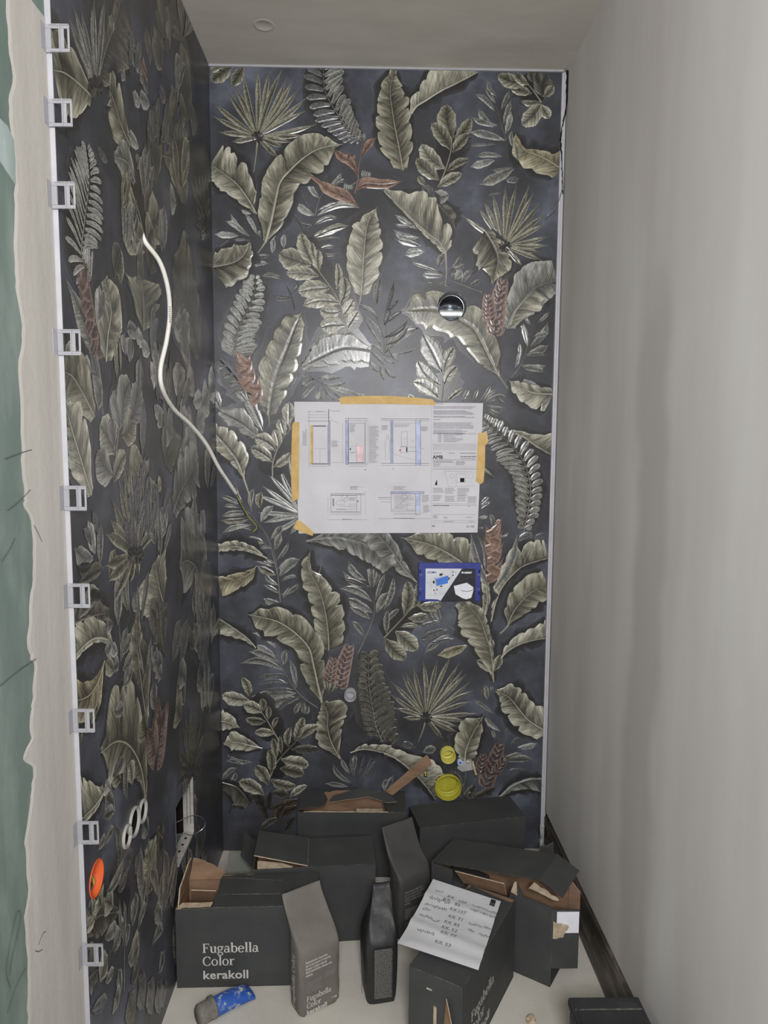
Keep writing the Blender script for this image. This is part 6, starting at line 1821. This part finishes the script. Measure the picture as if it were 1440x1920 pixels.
for m_, dx in ((MAT['cyel'], 0), (MAT['cblu'], -4), (MAT['cdark'], -2)):
    v, f = tube([ony(442+dx*.3, 924, -.18), ony(452+dx, 945, -.16), ony(464+dx, 966, -.13), ony(478+dx*.6, 982, -.11), ony(481+dx*.8, 990, -.10), ony(475+dx, 997-dx*.5, -.10)][:6 if m_ is MAT['cyel'] else 3], .0016, 7)
    mk('wire', v, f, m_, cb, True)

# thin wire at the right corner
cw = thing('steel_wire', 'thin bright wire curling out of the right corner near the ceiling', 'wire', (0, 0, 0), 0)
v, f = tube([ony(1058, 345, -.016), ony(1055, 352, -.02), ony(1048, 376, -.03), ony(1040, 392, -.035), ony(1026, 405, -.035)], .0012, 7, 40)
mk('wire', v, f, MAT['chrome'], cw, True)

# tile levelling clips along the free edge of the left slab
def clip():
    t = thing('levelling_clip', '', 'clip', (0, TE, 0), 0, 'levelling clips along the left tile edge')
    y0, y1 = -.0042, -.0022
    hz = .0205
    box('base_plate', (-.0084, -.019, -hz), (-.0072, -.002, hz), MAT['clip'], t, .0006)
    parts = [boxvf((-.0072, y0, -hz), (.030, y1, -hz+.006)), boxvf((-.0072, y0, hz-.006), (.030, y1, hz)),
             boxvf((.0140, y0, -hz+.006), (.0215, y1, hz-.006)), boxvf((.0268, y0, -hz+.006), (.030, y1, hz-.006)),
             boxvf((-.0072, y0, -hz+.006), (.0015, y1, hz-.006))]
    v, f = join(parts)
    bevel(mk('window_frame', v, f, MAT['clip'], t), .0006, 1)
    v, f = join([boxvf((.0145, y0-.002, -hz), (.0165, y0, hz)), boxvf((.0002, y0-.0015, -hz), (.030, y0, -hz+.0015)), boxvf((.0002, y0-.0015, hz-.0015), (.030, y0, hz))])
    mk('rib', v, f, MAT['clip'], t)
    return t
cz = [onx(x, y).z for x, y in ((100, 80), (107, 220), (110, 370), (120, 643), (132, 933), (138, 1115), (145, 1350), (148, 1567), (155, 1802))]
nth = ['topmost clear levelling clip on the left tile edge', 'second levelling clip from the top of the left tile edge', 'third levelling clip from the top of the left tile edge',
       'fourth levelling clip from the top, level with the cable bend', 'middle levelling clip of the nine on the left tile edge', 'sixth levelling clip from the top, below mid height',
       'third levelling clip from the bottom of the left tile edge', 'levelling clip just above the orange socket box', 'lowest clear levelling clip on the left tile edge']
proto = clip()
for i, z in enumerate(cz):
    if i == 0:
        t = proto
    else:
        t = proto.copy()
        COL.objects.link(t)
        for ch in list(proto.children):
            c = ch.copy()
            COL.objects.link(c)
            c.parent = t
    t.location = (0, TE, z)
    t['label'] = nth[i]

# ------------------------------------------------------------------ blue sleeve on the floor
rl = thing('roller_sleeve', 'paint-spattered blue sleeve with a grey end on the floor', 'sleeve', (0, 0, 0), 0)
a, b = onz(376, 1900, .028), onz(462, 1858, .020)
ax = (b-a).normalized()
sd = ax.cross(Vector((0, 0, 1))).normalized()
def sleeve(nm, t0, t1, secs, mat, cap=True):
    V, F_ = [], []
    n = 24
    for (t, rw, rh) in secs:
        c = a.lerp(b, t)
        for k in range(n):
            g = 2*math.pi*k/n
            wob = 1 + .05*(noise1(k*.6+t*7, 6)-.5)
            V.append(Vector((c.x, c.y, 0)) + sd*rw*math.cos(g)*wob + Vector((0, 0, rh + rh*math.sin(g)*wob + .0012)))
    m = len(secs)
    for i in range(m-1):
        for k in range(n):
            k2 = (k+1) % n
            F_.append((i*n+k, i*n+k2, (i+1)*n+k2, (i+1)*n+k))
    F_ += [tuple(range(n))[::-1], tuple(range((m-1)*n, m*n))]
    mk(nm, V, F_, mat, rl, True)
bl_ = noise_mat('spattered_blue', [(.0, (38, 76, 160)), (.50, (48, 92, 176)), (.57, (120, 140, 176)), (.64, (206, 208, 204))], 60, .45, .5, detail=4)
sleeve('blue_sleeve', 0, 1, [(.28, .022, .022), (.34, .023, .0225), (.5, .0235, .022), (.75, .0255, .0195), (.95, .027, .016), (1.08, .027, .011), (1.10, .025, .009)], bl_)
sleeve('grey_end', 0, 1, [(-.06, .021, .0215), (-.03, .0235, .0235), (.20, .024, .024), (.21, .0265, .0262), (.27, .0265, .0262), (.29, .0235, .0235)], MAT['greyend'])

# scraps on the floor and in the corner
def scrap(nm, label, cat, p, r, mat, seed, sq=(1, 1, .5)):
    bm = bmesh.new()
    bmesh.ops.create_icosphere(bm, subdivisions=2, radius=r)
    for v_ in bm.verts:
        k = 1 + (h1(v_.index, seed)-.5)*.7
        v_.co = Vector((v_.co.x*sq[0], v_.co.y*sq[1], v_.co.z*sq[2]))*k
    zmin = min(v_.co.z for v_ in bm.verts)
    for v_ in bm.verts:
        v_.co.z -= zmin
    me = bpy.data.meshes.new(nm)
    bm.to_mesh(me)
    bm.free()
    me.materials.append(mat)
    o = bpy.data.objects.new(nm, me)
    o.location = p
    COL.objects.link(o)
    return tag(o, label, cat)
q = onz(995, 1916, 0)
scrap('cardboard_crumb', 'torn brown cardboard crumb on the floor near the front edge', 'scrap', (q.x, q.y, 0), .012, MAT['torn'], 3)
q = ony(1036, 1576, -.05)
scrap('plaster_wad', 'white wad of paper wedged in the right corner above the skirting', 'scrap', (1.085, -.045, q.z), .012, MAT['scrap'], 5, (.6, .6, 2.4))
v, f = boxvf((1.048, -.20, 0), (1.096, -.10, .12))
dc = thing('card_scrap', 'dark torn card pieces in the right corner behind the ripped carton', 'scrap', (1.0, -.215, 0), 0)
panel('card_piece', dc, [(0, 0), (.035, 0)] + jag((.035, .115), (0, .105), 4, .004, 3), (.0, .0, .0), (1, 0, 0), (0, .15, 1), .003, [MAT['greycard'], MAT['kraft'], MAT['torn']])
panel('card_piece', dc, [(0, 0), (.05, 0)] + jag((.05, .125), (0, .11), 5, .005, 6), (.04, .02, .0), (1, 0, 0), (0, .2, 1), .003, [MAT['black'], MAT['kraft'], MAT['torn']])
